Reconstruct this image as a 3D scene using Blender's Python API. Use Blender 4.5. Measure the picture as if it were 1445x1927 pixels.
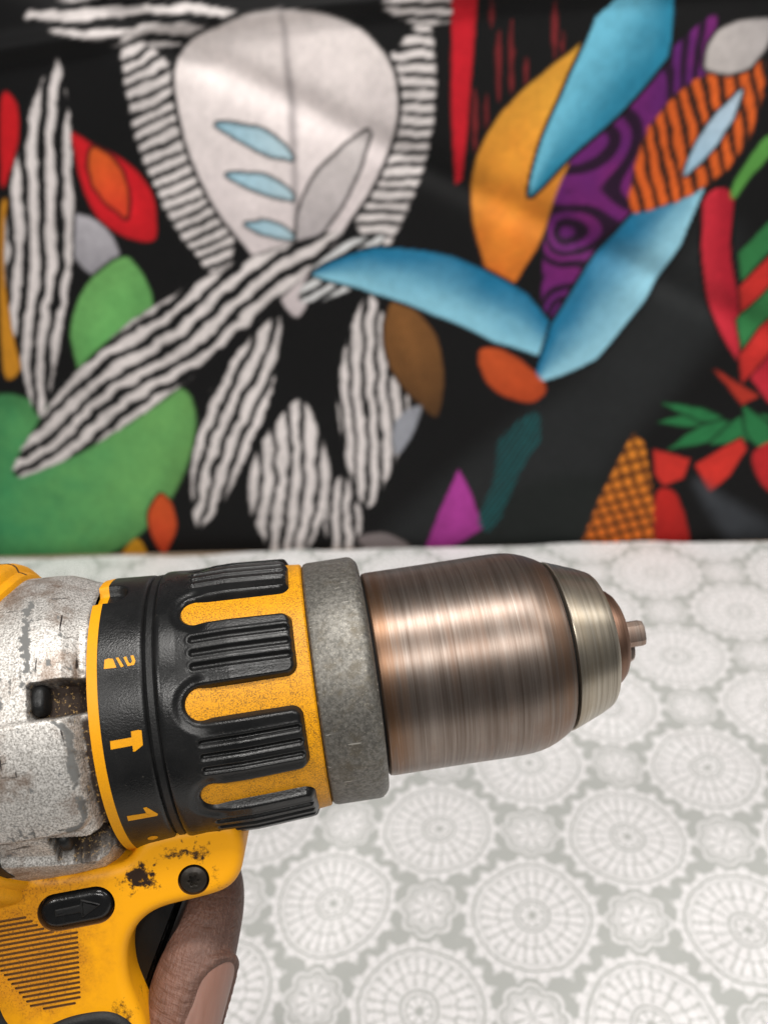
import bpy, bmesh, math, random
import numpy as np
from mathutils import Matrix, Vector

# ------------------------------------------------------------------ camera, light, exposure
scene = bpy.context.scene
for o in list(bpy.data.objects):
    bpy.data.objects.remove(o, do_unlink=True)
COL = scene.collection

cam_data = bpy.data.cameras.new('camera')
cam_data.sensor_fit = 'VERTICAL'
cam_data.sensor_height = 36.0
cam_data.sensor_width = 27.0
cam_data.lens = 29.89
cam_data.clip_start = 0.01
cam_data.clip_end = 50.0
cam_data.dof.use_dof = True
cam_data.dof.focus_distance = 0.170
cam_data.dof.aperture_fstop = 15.0
cam = bpy.data.objects.new('camera', cam_data)
COL.objects.link(cam)
R_, U_, F_ = (0.99381, -0.05475, -0.09664), (0.11107, 0.48992, 0.86466), (0.0, 0.87005, -0.49297)
cam.matrix_world = Matrix(((R_[0], U_[0], -F_[0], 0.0), (R_[1], U_[1], -F_[1], 0.0),
                           (R_[2], U_[2], -F_[2], 0.38), (0, 0, 0, 1)))
scene.camera = cam

world = bpy.data.worlds.new('World')
scene.world = world
world.use_nodes = True
bg = world.node_tree.nodes['Background']
bg.inputs['Color'].default_value = (0.92, 0.96, 1.0, 1)
bg.inputs['Strength'].default_value = 0.10

def area_lamp(name, loc, target, size, energy, color, size_y=None):
    d = bpy.data.lights.new(name, 'AREA')
    d.energy = energy; d.color = color; d.size = size
    if size_y:
        d.shape = 'RECTANGLE'; d.size_y = size_y
    o = bpy.data.objects.new(name, d); COL.objects.link(o)
    o.location = loc
    o.rotation_euler = (Vector(target) - Vector(loc)).to_track_quat('-Z', 'Y').to_euler()
    return o
area_lamp('ceiling_lamp', (0.12, 0.12, 1.45), (0.10, 0.30, 0.0), 0.60, 13.5, (1.0, 0.97, 0.93), 0.13)
area_lamp('ceiling_lamp', (0.50, -0.75, 1.35), (0.0, 0.25, 0.15), 0.16, 6.2, (1.0, 0.97, 0.93))
area_lamp('ceiling_lamp', (1.15, 0.10, 1.30), (0.05, 0.25, 0.20), 0.30, 6.0, (1.0, 0.97, 0.93))
area_lamp('ceiling_lamp', (0.05, -0.80, 1.30), (0.0, 0.25, 0.15), 0.16, 5.8, (1.0, 0.97, 0.93))
area_lamp('ceiling_lamp', (-0.65, -0.55, 1.30), (0.0, 0.25, 0.15), 0.16, 5.8, (1.0, 0.97, 0.93))

scene.view_settings.view_transform = 'Standard'
scene.view_settings.look = 'None'
scene.view_settings.exposure = -0.12
scene.view_settings.gamma = 1.0
scene.view_settings.use_curve_mapping = False
scene.render.engine = 'CYCLES'

# ------------------------------------------------------------------ helpers
MM = 0.001
rng = np.random.RandomState(7)

def lin(c):
    out = []
    for v in c:
        v = v / 255.0
        out.append(v / 12.92 if v <= 0.04045 else ((v + 0.055) / 1.055) ** 2.4)
    return tuple(out)

def mesh_obj(name, verts, faces, mat=None, parent=None, smooth=40, scale=MM):
    me = bpy.data.meshes.new(name)
    v = np.asarray(verts, float) * scale
    me.from_pydata(v.tolist(), [], faces)
    me.update()
    return finish(name, me, mat, parent, smooth)

def finish(name, me, mat, parent, smooth=40):
    if mat:
        me.materials.append(mat)
    if smooth:
        me.polygons.foreach_set('use_smooth', [True] * len(me.polygons))
        me.set_sharp_from_angle(angle=math.radians(smooth))
    o = bpy.data.objects.new(name, me)
    COL.objects.link(o)
    if parent:
        o.parent = parent
    return o

def tag(o, label=None, cat=None, group=None, kind=None):
    if label: o['label'] = label
    if cat: o['category'] = cat
    if group: o['group'] = group
    if kind: o['kind'] = kind
    return o

def grid_faces(nu, nv, wrap_v=False):
    f = []
    mv = nv if wrap_v else nv - 1
    for i in range(nu - 1):
        for j in range(mv):
            k = (j + 1) % nv
            f.append((i * nv + j, i * nv + k, (i + 1) * nv + k, (i + 1) * nv + j))
    return f

def cylpt(x, r, th):
    """point at axial x, radius r, angle th (radians, 0 = the side plate's outward normal, positive = up)"""
    return np.stack([x + 0 * th, -r * np.cos(th), r * np.sin(th)], -1)

def lathe(name, prof, mat, parent, nseg=160, smooth=35, close=True):
    prof = np.array(prof, float)
    th = np.linspace(0, 2 * np.pi, nseg, endpoint=False)
    X, T = np.meshgrid(prof[:, 0], th, indexing='ij')
    Rr, _ = np.meshgrid(prof[:, 1], th, indexing='ij')
    v = cylpt(X, Rr, T).reshape(-1, 3)
    f = grid_faces(len(prof), nseg, True)
    if close:
        f.append(tuple(range(nseg)))
        n0 = (len(prof) - 1) * nseg
        f.append(tuple(range(n0 + nseg - 1, n0 - 1, -1)))
    return mesh_obj(name, v, [g[::-1] for g in f], mat, parent, smooth)

def surf(name, xs, ths, rfun, mat, parent, smooth=60, attrs=None):
    """height field wrapped round the drill axis"""
    X, T = np.meshgrid(xs, ths, indexing='ij')
    Rr = rfun(X, T)
    v = cylpt(X, Rr, T).reshape(-1, 3)
    o = mesh_obj(name, v, [g[::-1] for g in grid_faces(len(xs), len(ths))], mat, parent, smooth)
    if attrs:
        for an, fun in attrs.items():
            a = o.data.attributes.new(an, 'FLOAT', 'POINT')
            a.data.foreach_set('value', fun(X, T).ravel().astype(np.float32))
    return o

def sstep(a, b, x):
    t = np.clip((x - a) / (b - a), 0, 1)
    return t * t * (3 - 2 * t)

def vnoise(x, y, seed=0):
    """smooth value noise in numpy"""
    xi = np.floor(x).astype(int); yi = np.floor(y).astype(int)
    fx = x - xi; fy = y - yi
    fx = fx * fx * (3 - 2 * fx); fy = fy * fy * (3 - 2 * fy)
    def h(a, b):
        n = (a * 374761393 + b * 668265263 + seed * 974634777) & 0x7fffffff
        n = ((n ^ (n >> 13)) * 1274126177) & 0x7fffffff
        return ((n ^ (n >> 16)) & 0xffff) / 65535.0
    return (h(xi, yi) * (1 - fx) + h(xi + 1, yi) * fx) * (1 - fy) + (h(xi, yi + 1) * (1 - fx) + h(xi + 1, yi + 1) * fx) * fy

def fbm(x, y, seed=0, oct=4):
    s = 0; a = 0.5
    for k in range(oct):
        s = s + a * vnoise(x * 2 ** k, y * 2 ** k, seed + k); a *= 0.5
    return s

def smooth_loop(pts, n=6, closed=True):
    P = np.array(pts, float); N = len(P); out = []
    rngk = range(N) if closed else range(N - 1)
    for i in rngk:
        if closed:
            p0, p1, p2, p3 = P[i - 1], P[i], P[(i + 1) % N], P[(i + 2) % N]
        else:
            p0, p1, p2, p3 = P[max(i - 1, 0)], P[i], P[i + 1], P[min(i + 2, N - 1)]
        for k in range(n):
            t = k / n
            out.append(0.5 * (2 * p1 + (p2 - p0) * t + (2 * p0 - 5 * p1 + 4 * p2 - p3) * t * t + (3 * p1 - p0 - 3 * p2 + p3) * t ** 3))
    if not closed:
        out.append(P[-1])
    return np.array(out)

def resample(P, step):
    Q = np.vstack([P, P[:1]]); d = np.r_[0, np.cumsum(np.linalg.norm(np.diff(Q, axis=0), axis=1))]
    n = max(8, int(d[-1] / step)); s = np.linspace(0, d[-1], n, endpoint=False)
    return np.stack([np.interp(s, d, Q[:, 0]), np.interp(s, d, Q[:, 1])], 1)

def relax(P, it):
    for _ in range(it):
        P = 0.5 * P + 0.25 * (np.roll(P, 1, 0) + np.roll(P, -1, 0))
    return P

def plate(name, outline, y_front, y_back, rad, mat, parent, step=1.0, it=2, both=True, seg=6, smooth=50):
    """solid from an outline in the x-z plane with a rounded rim; y_front < y_back"""
    P = relax(resample(np.array(outline, float), step), it)
    area = 0.5 * np.sum(P[:, 0] * np.roll(P[:, 1], -1) - np.roll(P[:, 0], -1) * P[:, 1])
    if area < 0:
        P = P[::-1]
    t = np.roll(P, -1, 0) - np.roll(P, 1, 0); t /= np.linalg.norm(t, axis=1)[:, None] + 1e-9
    nrm = np.stack([t[:, 1], -t[:, 0]], 1)          # outward
    for _ in range(2):
        nrm = nrm + np.roll(nrm, 1, 0) + np.roll(nrm, -1, 0); nrm /= np.linalg.norm(nrm, axis=1)[:, None] + 1e-9
    rings = []
    rings.append((rad + 0.4, y_front))
    for k in range(seg + 1):
        a = math.pi / 2 * k / seg
        rings.append((rad * (1 - math.sin(a)), y_front + rad * (1 - math.cos(a))))
    back = [(i, y_back - (y - y_front)) for i, y in rings][::-1] if both else [(0, y_back)]
    rings = rings + back
    n = len(P); v = []
    for ins, y in rings:
        Q = P - nrm * ins
        v += [(q[0], y, q[1]) for q in Q]
    f = []
    for i in range(len(rings) - 1):
        for j in range(n):
            k = (j + 1) % n
            f.append((i * n + j, i * n + k, (i + 1) * n + k, (i + 1) * n + j))
    f.append(tuple(range(n - 1, -1, -1)))
    m = (len(rings) - 1) * n
    f.append(tuple(range(m, m + n)))
    return mesh_obj(name, v, [g[::-1] for g in f], mat, parent, smooth)

def stadium(cx, cz, L, w, ang, n=10):
    c, s = math.cos(ang), math.sin(ang); pts = []
    for k in range(n + 1):
        a = -math.pi / 2 + math.pi * k / n
        pts.append((L / 2 - w / 2 + w / 2 * math.cos(a), w / 2 * math.sin(a)))
    for k in range(n + 1):
        a = math.pi / 2 + math.pi * k / n
        pts.append((-L / 2 + w / 2 + w / 2 * math.cos(a), w / 2 * math.sin(a)))
    return [(cx + c * x - s * y, cz + s * x + c * y) for x, y in pts]

def prism_verts(outline, y0, y1):
    n = len(outline)
    v = [(p[0], y0, p[1]) for p in outline] + [(p[0], y1, p[1]) for p in outline]
    f = [tuple(range(n)), tuple(range(2 * n - 1, n - 1, -1))] + [(j, j + n, (j + 1) % n + n, (j + 1) % n) for j in range(n)]
    return v, f

# ------------------------------------------------------------------ material helpers
class E:
    """tiny expression wrapper that lays down shader math nodes"""
    tree = None
    def __init__(self, s): self.s = s
    @staticmethod
    def op(kind, *a, clamp=False):
        n = E.tree.nodes.new('ShaderNodeMath'); n.operation = kind; n.use_clamp = clamp
        for i, v in enumerate(a):
            v = v.s if isinstance(v, E) else v
            if isinstance(v, (int, float)): n.inputs[i].default_value = v
            else: E.tree.links.new(v, n.inputs[i])
        return E(n.outputs[0])
    def __add__(a, b): return E.op('ADD', a, b)
    __radd__ = __add__
    def __sub__(a, b): return E.op('SUBTRACT', a, b)
    def __rsub__(a, b): return E.op('SUBTRACT', b, a)
    def __mul__(a, b): return E.op('MULTIPLY', a, b)
    __rmul__ = __mul__
    def __truediv__(a, b): return E.op('DIVIDE', a, b)

def ess(a, b, x):
    n = E.tree.nodes.new('ShaderNodeMapRange'); n.interpolation_type = 'SMOOTHSTEP'
    E.tree.links.new(x.s, n.inputs['Value'])
    for nm, v in (('From Min', a), ('From Max', b)):
        if isinstance(v, E): E.tree.links.new(v.s, n.inputs[nm])
        else: n.inputs[nm].default_value = v
    return E(n.outputs['Result'])
def ecos(x): return E.op('COSINE', x)
def eabs(x): return E.op('ABSOLUTE', x)
def emax(a, b): return E.op('MAXIMUM', a, b)
def emin(a, b): return E.op('MINIMUM', a, b)
def band(x, a, b, w): return ess(a - w, a + w, x) * (1.0 - ess(b - w, b + w, x))

class Mat:
    def __init__(self, name):
        self.m = bpy.data.materials.new(name); self.m.use_nodes = True
        self.t = self.m.node_tree; E.tree = self.t
        self.b = self.t.nodes['Principled BSDF']
        self.tc = self.t.nodes.new('ShaderNodeTexCoord')
        self.obj = self.tc.outputs['Object']
    def set(self, **k):
        for n, v in k.items():
            n = n.replace('_', ' ')
            i = self.b.inputs[n]
            if isinstance(v, E): self.t.links.new(v.s, i)
            elif hasattr(v, 'is_linked'): self.t.links.new(v, i)
            elif isinstance(v, tuple): i.default_value = (*v, 1) if i.type == 'RGBA' else v
            else: i.default_value = v
        return self
    def noise(self, scale, detail=2, rough=0.5, vec=None, lac=2.0):
        n = self.t.nodes.new('ShaderNodeTexNoise'); n.inputs['Scale'].default_value = scale
        n.inputs['Detail'].default_value = detail; n.inputs['Roughness'].default_value = rough
        self.t.links.new(vec if vec is not None else self.obj, n.inputs['Vector'])
        return E(n.outputs['Fac'])
    def voro(self, scale, vec=None):
        n = self.t.nodes.new('ShaderNodeTexVoronoi'); n.inputs['Scale'].default_value = scale
        self.t.links.new(vec if vec is not None else self.obj, n.inputs['Vector'])
        return E(n.outputs['Distance'])
    def xyz(self, vec=None):
        n = self.t.nodes.new('ShaderNodeSeparateXYZ'); self.t.links.new(vec if vec is not None else self.obj, n.inputs[0])
        return [E(o) for o in n.outputs]
    def vec(self, x, y, z):
        n = self.t.nodes.new('ShaderNodeCombineXYZ')
        for i, v in enumerate((x, y, z)):
            if isinstance(v, E): self.t.links.new(v.s, n.inputs[i])
            else: n.inputs[i].default_value = v
        return n.outputs[0]
    def mix(self, fac, a, b):
        n = self.t.nodes.new('ShaderNodeMix'); n.data_type = 'RGBA'
        if isinstance(fac, E): self.t.links.new(fac.s, n.inputs[0])
        else: n.inputs[0].default_value = fac
        for s, v in ((n.inputs[6], a), (n.inputs[7], b)):
            if isinstance(v, tuple): s.default_value = (*v, 1)
            else: self.t.links.new(v, s)
        return n.outputs[2]
    def attr(self, name):
        n = self.t.nodes.new('ShaderNodeAttribute'); n.attribute_name = name
        return n
    def bump(self, h, strength, dist):
        n = self.t.nodes.new('ShaderNodeBump'); n.inputs['Strength'].default_value = strength; n.inputs['Distance'].default_value = dist
        self.t.links.new(h.s, n.inputs['Height']); self.t.links.new(n.outputs[0], self.b.inputs['Normal'])
        return self

YEL = (0.80, 0.350, 0.002)
GRIME = (0.075, 0.035, 0.010)

def m_yellow(name, speck=0.0, dirt=0.5, grime_seed=0.0):
    k = Mat(name)
    n1 = k.noise(60, 5, 0.6); n2 = k.noise(4200, 2, 0.7); n3 = k.noise(380, 4, 0.65)
    x, y, z = k.xyz()
    c = k.mix(n1, (YEL[0] * 0.92, YEL[1] * 0.88, YEL[2]), YEL)
    film = ess(0.44, 0.66, n1 * 0.6 + n3 * 0.4) * dirt
    c = k.mix(film * 0.55, c, (0.42, 0.17, 0.008))
    if speck > 0:
        # soot caught in the texture
        dots = ess(0.46, 0.60, n2) * ess(0.25, 0.55, n3 * 0.6 + n1 * 0.4) * speck
        c = k.mix(dots, c, GRIME)
    spots = ess(0.66, 0.72, k.noise(420, 3, 0.7)) * ess(0.50, 0.62, k.noise(70, 2, 0.5, lac=2.1))
    c = k.mix(spots * dirt, c, (0.03, 0.015, 0.008))
    k.set(Base_Color=c, Roughness=0.42 + n3 * 0.18, Specular_IOR_Level=0.32)
    k.bump(n2 * 0.7 + n3 * 0.6, 0.22, 0.00012)
    return k.m

def m_black(name, rough=0.40, bump=0.35, dust=0.4):
    k = Mat(name)
    n2 = k.noise(2600, 2, 0.6); n1 = k.noise(90, 5, 0.65); n4 = k.noise(1000, 3, 0.6)
    x, y, z = k.xyz()
    scr = k.noise(1.0, 3, 0.6, k.vec(x * 140.0, y * 1500.0, z * 900.0))
    c = k.mix(n1, (0.004, 0.0042, 0.0045), (0.010, 0.010, 0.010))
    d = ess(0.66, 0.78, scr) * ess(0.50, 0.66, n1) * dust
    c = k.mix(d, c, (0.09, 0.085, 0.075))
    sp = ess(0.715, 0.76, n4) * dust
    c = k.mix(sp, c, (0.11, 0.10, 0.085))
    k.set(Base_Color=c, Roughness=ess(0.3, 0.75, n1) * 0.18 + rough - 0.14, Specular_IOR_Level=0.36)
    k.bump(n2, bump, 0.00014)
    return k.m

def m_silver():
    k = Mat('cast_alloy_paint')
    n2 = k.noise(2700, 2, 0.7); n1 = k.noise(110, 5, 0.65); n3 = k.noise(1300, 3, 0.7)
    chip = E(k.attr('chip').outputs['Fac']); dirt = E(k.attr('dirt').outputs['Fac'])
    c = k.mix(ess(0.32, 0.66, n2), (0.26, 0.245, 0.225), (0.70, 0.675, 0.64))
    c = k.mix(ess(0.47, 0.68, n1) * 0.75, c, (0.19, 0.125, 0.085))
    sc = k.noise(1.0, 2, 0.5, k.vec(k.xyz()[0] * 900.0, k.xyz()[1] * 60.0, k.xyz()[2] * 110.0))
    c = k.mix(ess(0.665, 0.70, sc) * ess(0.42, 0.55, n1), c, (0.035, 0.03, 0.028))
    sc2 = k.noise(1.0, 2, 0.5, k.vec(k.xyz()[0] * 150.0, k.xyz()[1] * 500.0, k.xyz()[2] * 1300.0))
    c = k.mix(ess(0.69, 0.72, sc2) * 0.8, c, (0.05, 0.045, 0.04))
    c = k.mix(chip, c, (0.135, 0.135, 0.13))
    gold = k.mix(ess(0.55, 0.66, n3), (0.022, 0.012, 0.007), (0.30, 0.19, 0.07))
    c = k.mix(dirt, c, gold)
    k.set(Base_Color=c, Metallic=(1.0 - emax(chip, dirt)) * 0.55, Roughness=0.50 + dirt * 0.35 + chip * 0.08)
    k.bump(n2 * (1.0 - chip * 0.8) + n3 * dirt * 1.5 - chip * 0.6, 0.35, 0.00018)
    return k.m

def m_castring():
    k = Mat('cast_steel_collar')
    n2 = k.noise(1300, 4, 0.7); n1 = k.noise(120, 5, 0.65); n3 = k.noise(420, 3, 0.6)
    x, y, z = k.xyz()
    c = k.mix(ess(0.30, 0.75, n2), (0.095, 0.090, 0.080), (0.24, 0.228, 0.205))
    c = k.mix(ess(0.46, 0.70, n1 * 0.5 + n3 * 0.5), c, (0.125, 0.108, 0.082))
    c = k.mix(ess(0.60, 0.70, k.noise(3000, 2, 0.6)) * 0.35, c, (0.50, 0.46, 0.37))
    scr = k.noise(1.0, 2, 0.5, k.vec(x * 130.0, y * 1100.0, z * 1100.0))
    c = k.mix(ess(0.70, 0.73, scr), c, (0.42, 0.40, 0.36))
    k.set(Base_Color=c, Metallic=0.65, Roughness=0.38 + n3 * 0.25)
    k.bump(n2 * 0.6 + n3 * 0.6, 0.30, 0.0002)
    return k.m

def m_turned(name, dark, light, tint, rough=0.30, streak=1.0, rust=False):
    """lathe-turned, heat-browned steel: every streak runs round the axis"""
    k = Mat(name)
    x, y, z = k.xyz()
    s1 = k.noise(1.0, 4, 0.7, k.vec(x * 1400.0, y * 14.0, z * 14.0))
    s2 = k.noise(1.0, 4, 0.7, k.vec(x * 420.0, y * 26.0, z * 26.0))
    s3 = k.noise(1.0, 3, 0.6, k.vec(x * 4200.0, y * 45.0, z * 45.0))
    p = k.noise(55, 4, 0.6)
    c = k.mix(ess(0.25, 0.75, s1 * 0.6 + s2 * 0.4), dark, light)
    if rust:
        e = emax(1.0 - ess(0.006, 0.013, x), ess(0.036, 0.043, x) * 0.7) * ess(0.30, 0.62, s2)
        c = k.mix(e * 0.8, c, (0.22, 0.105, 0.045))
    c = k.mix(ess(0.48, 0.70, p * 0.5 + s2 * 0.5) * 0.75, c, tint)
    c = k.mix(ess(0.60, 0.72, s3) * 0.45, c, (light[0] * 1.35, light[1] * 1.38, light[2] * 1.4))
    k.set(Base_Color=c, Metallic=0.94, Roughness=rough + s2 * 0.14 + s3 * 0.10, Anisotropic=0.6, Anisotropic_Rotation=0.25)
    tg = k.t.nodes.new('ShaderNodeTangent'); tg.direction_type = 'RADIAL'; tg.axis = 'X'
    k.t.links.new(tg.outputs[0], k.b.inputs['Tangent'])
    k.bump(s1 * 0.6 + s3 * 0.8, 0.10 * streak, 0.0001)
    return k.m

def m_plain(name, col, rough=0.5, metal=0.0, noise_amt=0.35, scale=900, bump=0.2):
    k = Mat(name)
    n = k.noise(scale, 3, 0.65)
    c = k.mix(n, tuple(v * (1 - noise_amt) for v in col), tuple(min(1, v * (1 + noise_amt)) for v in col))
    k.set(Base_Color=c, Roughness=rough, Metallic=metal)
    k.bump(n, bump, 0.00012)
    return k.m

# ------------------------------------------------------------------ the table and its cloth
LAT = 0.0487
TH = -0.1862
cloth_loc = Vector((-0.0469, 0.2731, 0.0))
A0 = np.array([-0.34673713, 0.66034368]); EX = np.array([0.98549253, -0.16971883]); NY = np.array([0.16971883, 0.98549253])

def m_tablecloth():
    k = Mat('lace_print_cotton')
    x, y, z = k.xyz()
    wob = k.noise(30, 2, 0.5)
    warp = k.noise(28, 2, 0.5); warp2 = k.noise(28, 2, 0.5, k.vec(y, x, 0.37)); jit = k.noise(420, 2, 0.6)
    u = x / LAT + (warp - 0.5) * 0.16 + (jit - 0.5) * 0.022; v = y / LAT + (warp2 - 0.5) * 0.16 + (jit - 0.5) * 0.022
    p = (u + v) * 0.5; q = (u - v) * 0.5
    def polar(p, q):
        dp = p - E.op('ROUND', p); dq = q - E.op('ROUND', q)
        du = dp + dq; dv = dp - dq
        return E.op('SQRT', du * du + dv * dv), E.op('ARCTAN2', dv, du)
    r, a = polar(p, q)
    def lobes(n, sharp=1.0):
        return E.op('POWER', eabs(ecos(a * (n / 2.0))), sharp)
    def line(rr, w, s):
        return band(r, rr - w, rr + w, 0.007) * s
    # big rosette: pointed border, bead row, spokes, scallops, petal ring, eye
    point = 1.0 - eabs(E.op('SINE', a * 9.0))
    edge = 0.600 + point * 0.130
    body = 1.0 - ess(-0.010, 0.010, r - edge)
    val = body * 0.30
    val = val + band(r, 0.345, 0.505, 0.012) * (ess(0.25, 0.80, lobes(28)) * 0.58 - 0.12)
    val = val + band(r, 0.345, 0.43, 0.012) * (ess(0.6, 0.9, lobes(16, 2.0)) * 0.30)
    arc = r - 0.445 - 0.030 * lobes(28, 0.6)
    val = val + band(arc, -0.008, 0.008, 0.006) * 0.30 - band(arc, 0.010, 0.024, 0.006) * 0.22
    arc2 = r - 0.395 - 0.022 * (1.0 - lobes(14, 0.8))
    val = val + band(arc2, -0.008, 0.008, 0.006) * 0.26
    scal = r - 0.505 - 0.030 * lobes(24)
    val = val + band(scal, -0.010, 0.012, 0.007) * 0.40
    val = val + band(r, 0.205, 0.325, 0.012) * (ess(0.20, 0.75, lobes(16)) * 0.56 - 0.06)
    scal2 = r - 0.300 - 0.026 * lobes(16)
    val = val + band(scal2, -0.008, 0.010, 0.006) * 0.30 - band(scal2, 0.016, 0.034, 0.007) * 0.30
    val = val + band(r, 0.045, 0.118, 0.012) * (ess(0.3, 0.8, lobes(8)) * 0.64 - 0.06)
    val = val - (1.0 - ess(0.020, 0.055, r)) * (0.30 + lobes(4) * 0.2)
    val = val + line(0.150, 0.010, 0.44) + line(0.178, 0.008, -0.40) + line(0.130, 0.007, -0.32) + line(0.196, 0.008, 0.36)
    val = val + line(0.548, 0.007, 0.36) + line(0.566, 0.009, -0.46) + line(0.584, 0.006, 0.34)
    val = val + ess(0.2, 0.75, point) * band(r, 0.595, 0.668, 0.010) * 0.55
    rim = r - edge
    val = val + band(rim, -0.022, -0.004, 0.006) * 0.22
    bead = ess(0.50, 0.90, 1.0 - point) * band(r, 0.600, 0.632, 0.012)
    val = emax(val, bead * 0.92)
    # small flower
    r2, a2 = polar(p + 0.5, q + 0.5)
    lobe = eabs(ecos(a2 * 4.0))
    e2 = 0.270 + lobe * 0.055
    b2 = 1.0 - ess(-0.010, 0.010, r2 - e2)
    v2 = b2 * 0.34
    v2 = v2 + band(r2, 0.035, 0.165, 0.016) * (ess(0.25, 0.7, lobe) * 0.68 - 0.20)
    v2 = v2 + band(r2 - e2, -0.030, -0.006, 0.006) * 0.32
    v2 = v2 - band(r2 - e2, -0.062, -0.040, 0.008) * 0.30
    v2 = v2 + band(r2, 0.180, 0.196, 0.007) * 0.36 - band(r2, 0.166, 0.178, 0.005) * 0.20
    val = emax(val, v2)
    lace = k.noise(1100, 3, 0.8)
    net = k.voro(480); net2 = k.voro(1000)
    val = val + ess(0.1, 0.3, val) * ((net - 0.42) * 0.34 + (net2 - 0.42) * 0.26)
    val = val + (lace - 0.5) * ess(0.2, 0.5, val) * 1.0 + (k.noise(240, 2, 0.6) - 0.5) * 0.16
    val = E.op('MULTIPLY', val, 1.0, clamp=True)
    c = k.mix(val, (0.43, 0.44, 0.42), (0.82, 0.80, 0.805))
    k.set(Base_Color=c, Roughness=0.75, Sheen_Weight=0.05)
    w1 = ecos(x * 9000.0); w2 = ecos(y * 9000.0)
    k.bump(w1 * w2 * 0.3 + wob * 3.0, 0.10, 0.0004)
    return k.m

def tablecloth():
    ns, nt = 240, 200
    s = np.linspace(-0.45, 1.05, ns); t = np.linspace(0.0, 0.95, nt) ** 1.15
    S, T = np.meshgrid(s, t, indexing='ij')
    # back edge is not quite straight where the cloth lies against the hanging fabric
    back = 0.005 * np.sin(S * 9 + 0.6) + 0.012 * (fbm(S * 9 + 3, S * 0, 5) - 0.5) + 0.004
    X = A0[0] + EX[0] * S - NY[0] * (T + back * np.exp(-T * 12)); Y = A0[1] + EX[1] * S - NY[1] * (T + back * np.exp(-T * 12))
    Z = 0.006 + 0.0016 * np.exp(-((S * 0.8 - T - 0.22 + 0.02 * np.sin(T * 14)) / 0.010) ** 2) + 0.0014 * np.exp(-((S * 0.5 + T - 0.62 + 0.02 * np.sin(S * 11)) / 0.009) ** 2) + 0.0042 * (fbm(S * 6 + 11, T * 5 + 3, 1, 3) - 0.5) + 0.003 * (fbm(S * 16, T * 12, 2, 2) - 0.5) * np.exp(-T * 3)
    c, sn = math.cos(TH), math.sin(TH)
    dx, dy = X - cloth_loc.x, Y - cloth_loc.y
    lx, ly = c * dx + sn * dy, -sn * dx + c * dy
    v = np.stack([lx, ly, Z], -1).reshape(-1, 3)
    n = len(v); f = grid_faces(ns, nt)
    v2 = v.copy(); v2[:, 2] -= 0.0012
    f2 = [tuple(i + n for i in g[::-1]) for g in f]
    rim = [i * nt for i in range(ns)] + [(ns - 1) * nt + j for j in range(1, nt)] + [i * nt + nt - 1 for i in range(ns - 2, -1, -1)] + [j for j in range(nt - 2, 0, -1)]
    f3 = [(rim[k], rim[(k + 1) % len(rim)], rim[(k + 1) % len(rim)] + n, rim[k] + n) for k in range(len(rim))]
    o = mesh_obj('tablecloth', np.vstack([v, v2]), f + f2 + f3, m_tablecloth(), None, 60, 1.0)
    o.location = cloth_loc; o.rotation_euler = (0, 0, TH)
    tag(o, 'white and grey tablecloth printed with rows of lace rosettes, lying under the drill', 'tablecloth')
tablecloth()

def table():
    pts = []
    for s, t in ((-0.47, -0.25), (1.07, -0.25), (1.07, 0.97), (-0.47, 0.97)):
        pts.append(A0 + EX * s - NY * t)
    V = [(p[0], p[1], 0.0008) for p in pts] + [(p[0], p[1], -0.03) for p in pts]
    Fc = [(3, 2, 1, 0), (4, 5, 6, 7)] + [(i, (i + 1) % 4, (i + 1) % 4 + 4, i + 4) for i in range(4)]
    o = mesh_obj('table', V, Fc, m_plain('table_board', (0.30, 0.22, 0.15), 0.5, 0, 0.2, 60), None, 0, 1.0)
    tag(o, kind='structure')
table()

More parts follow.
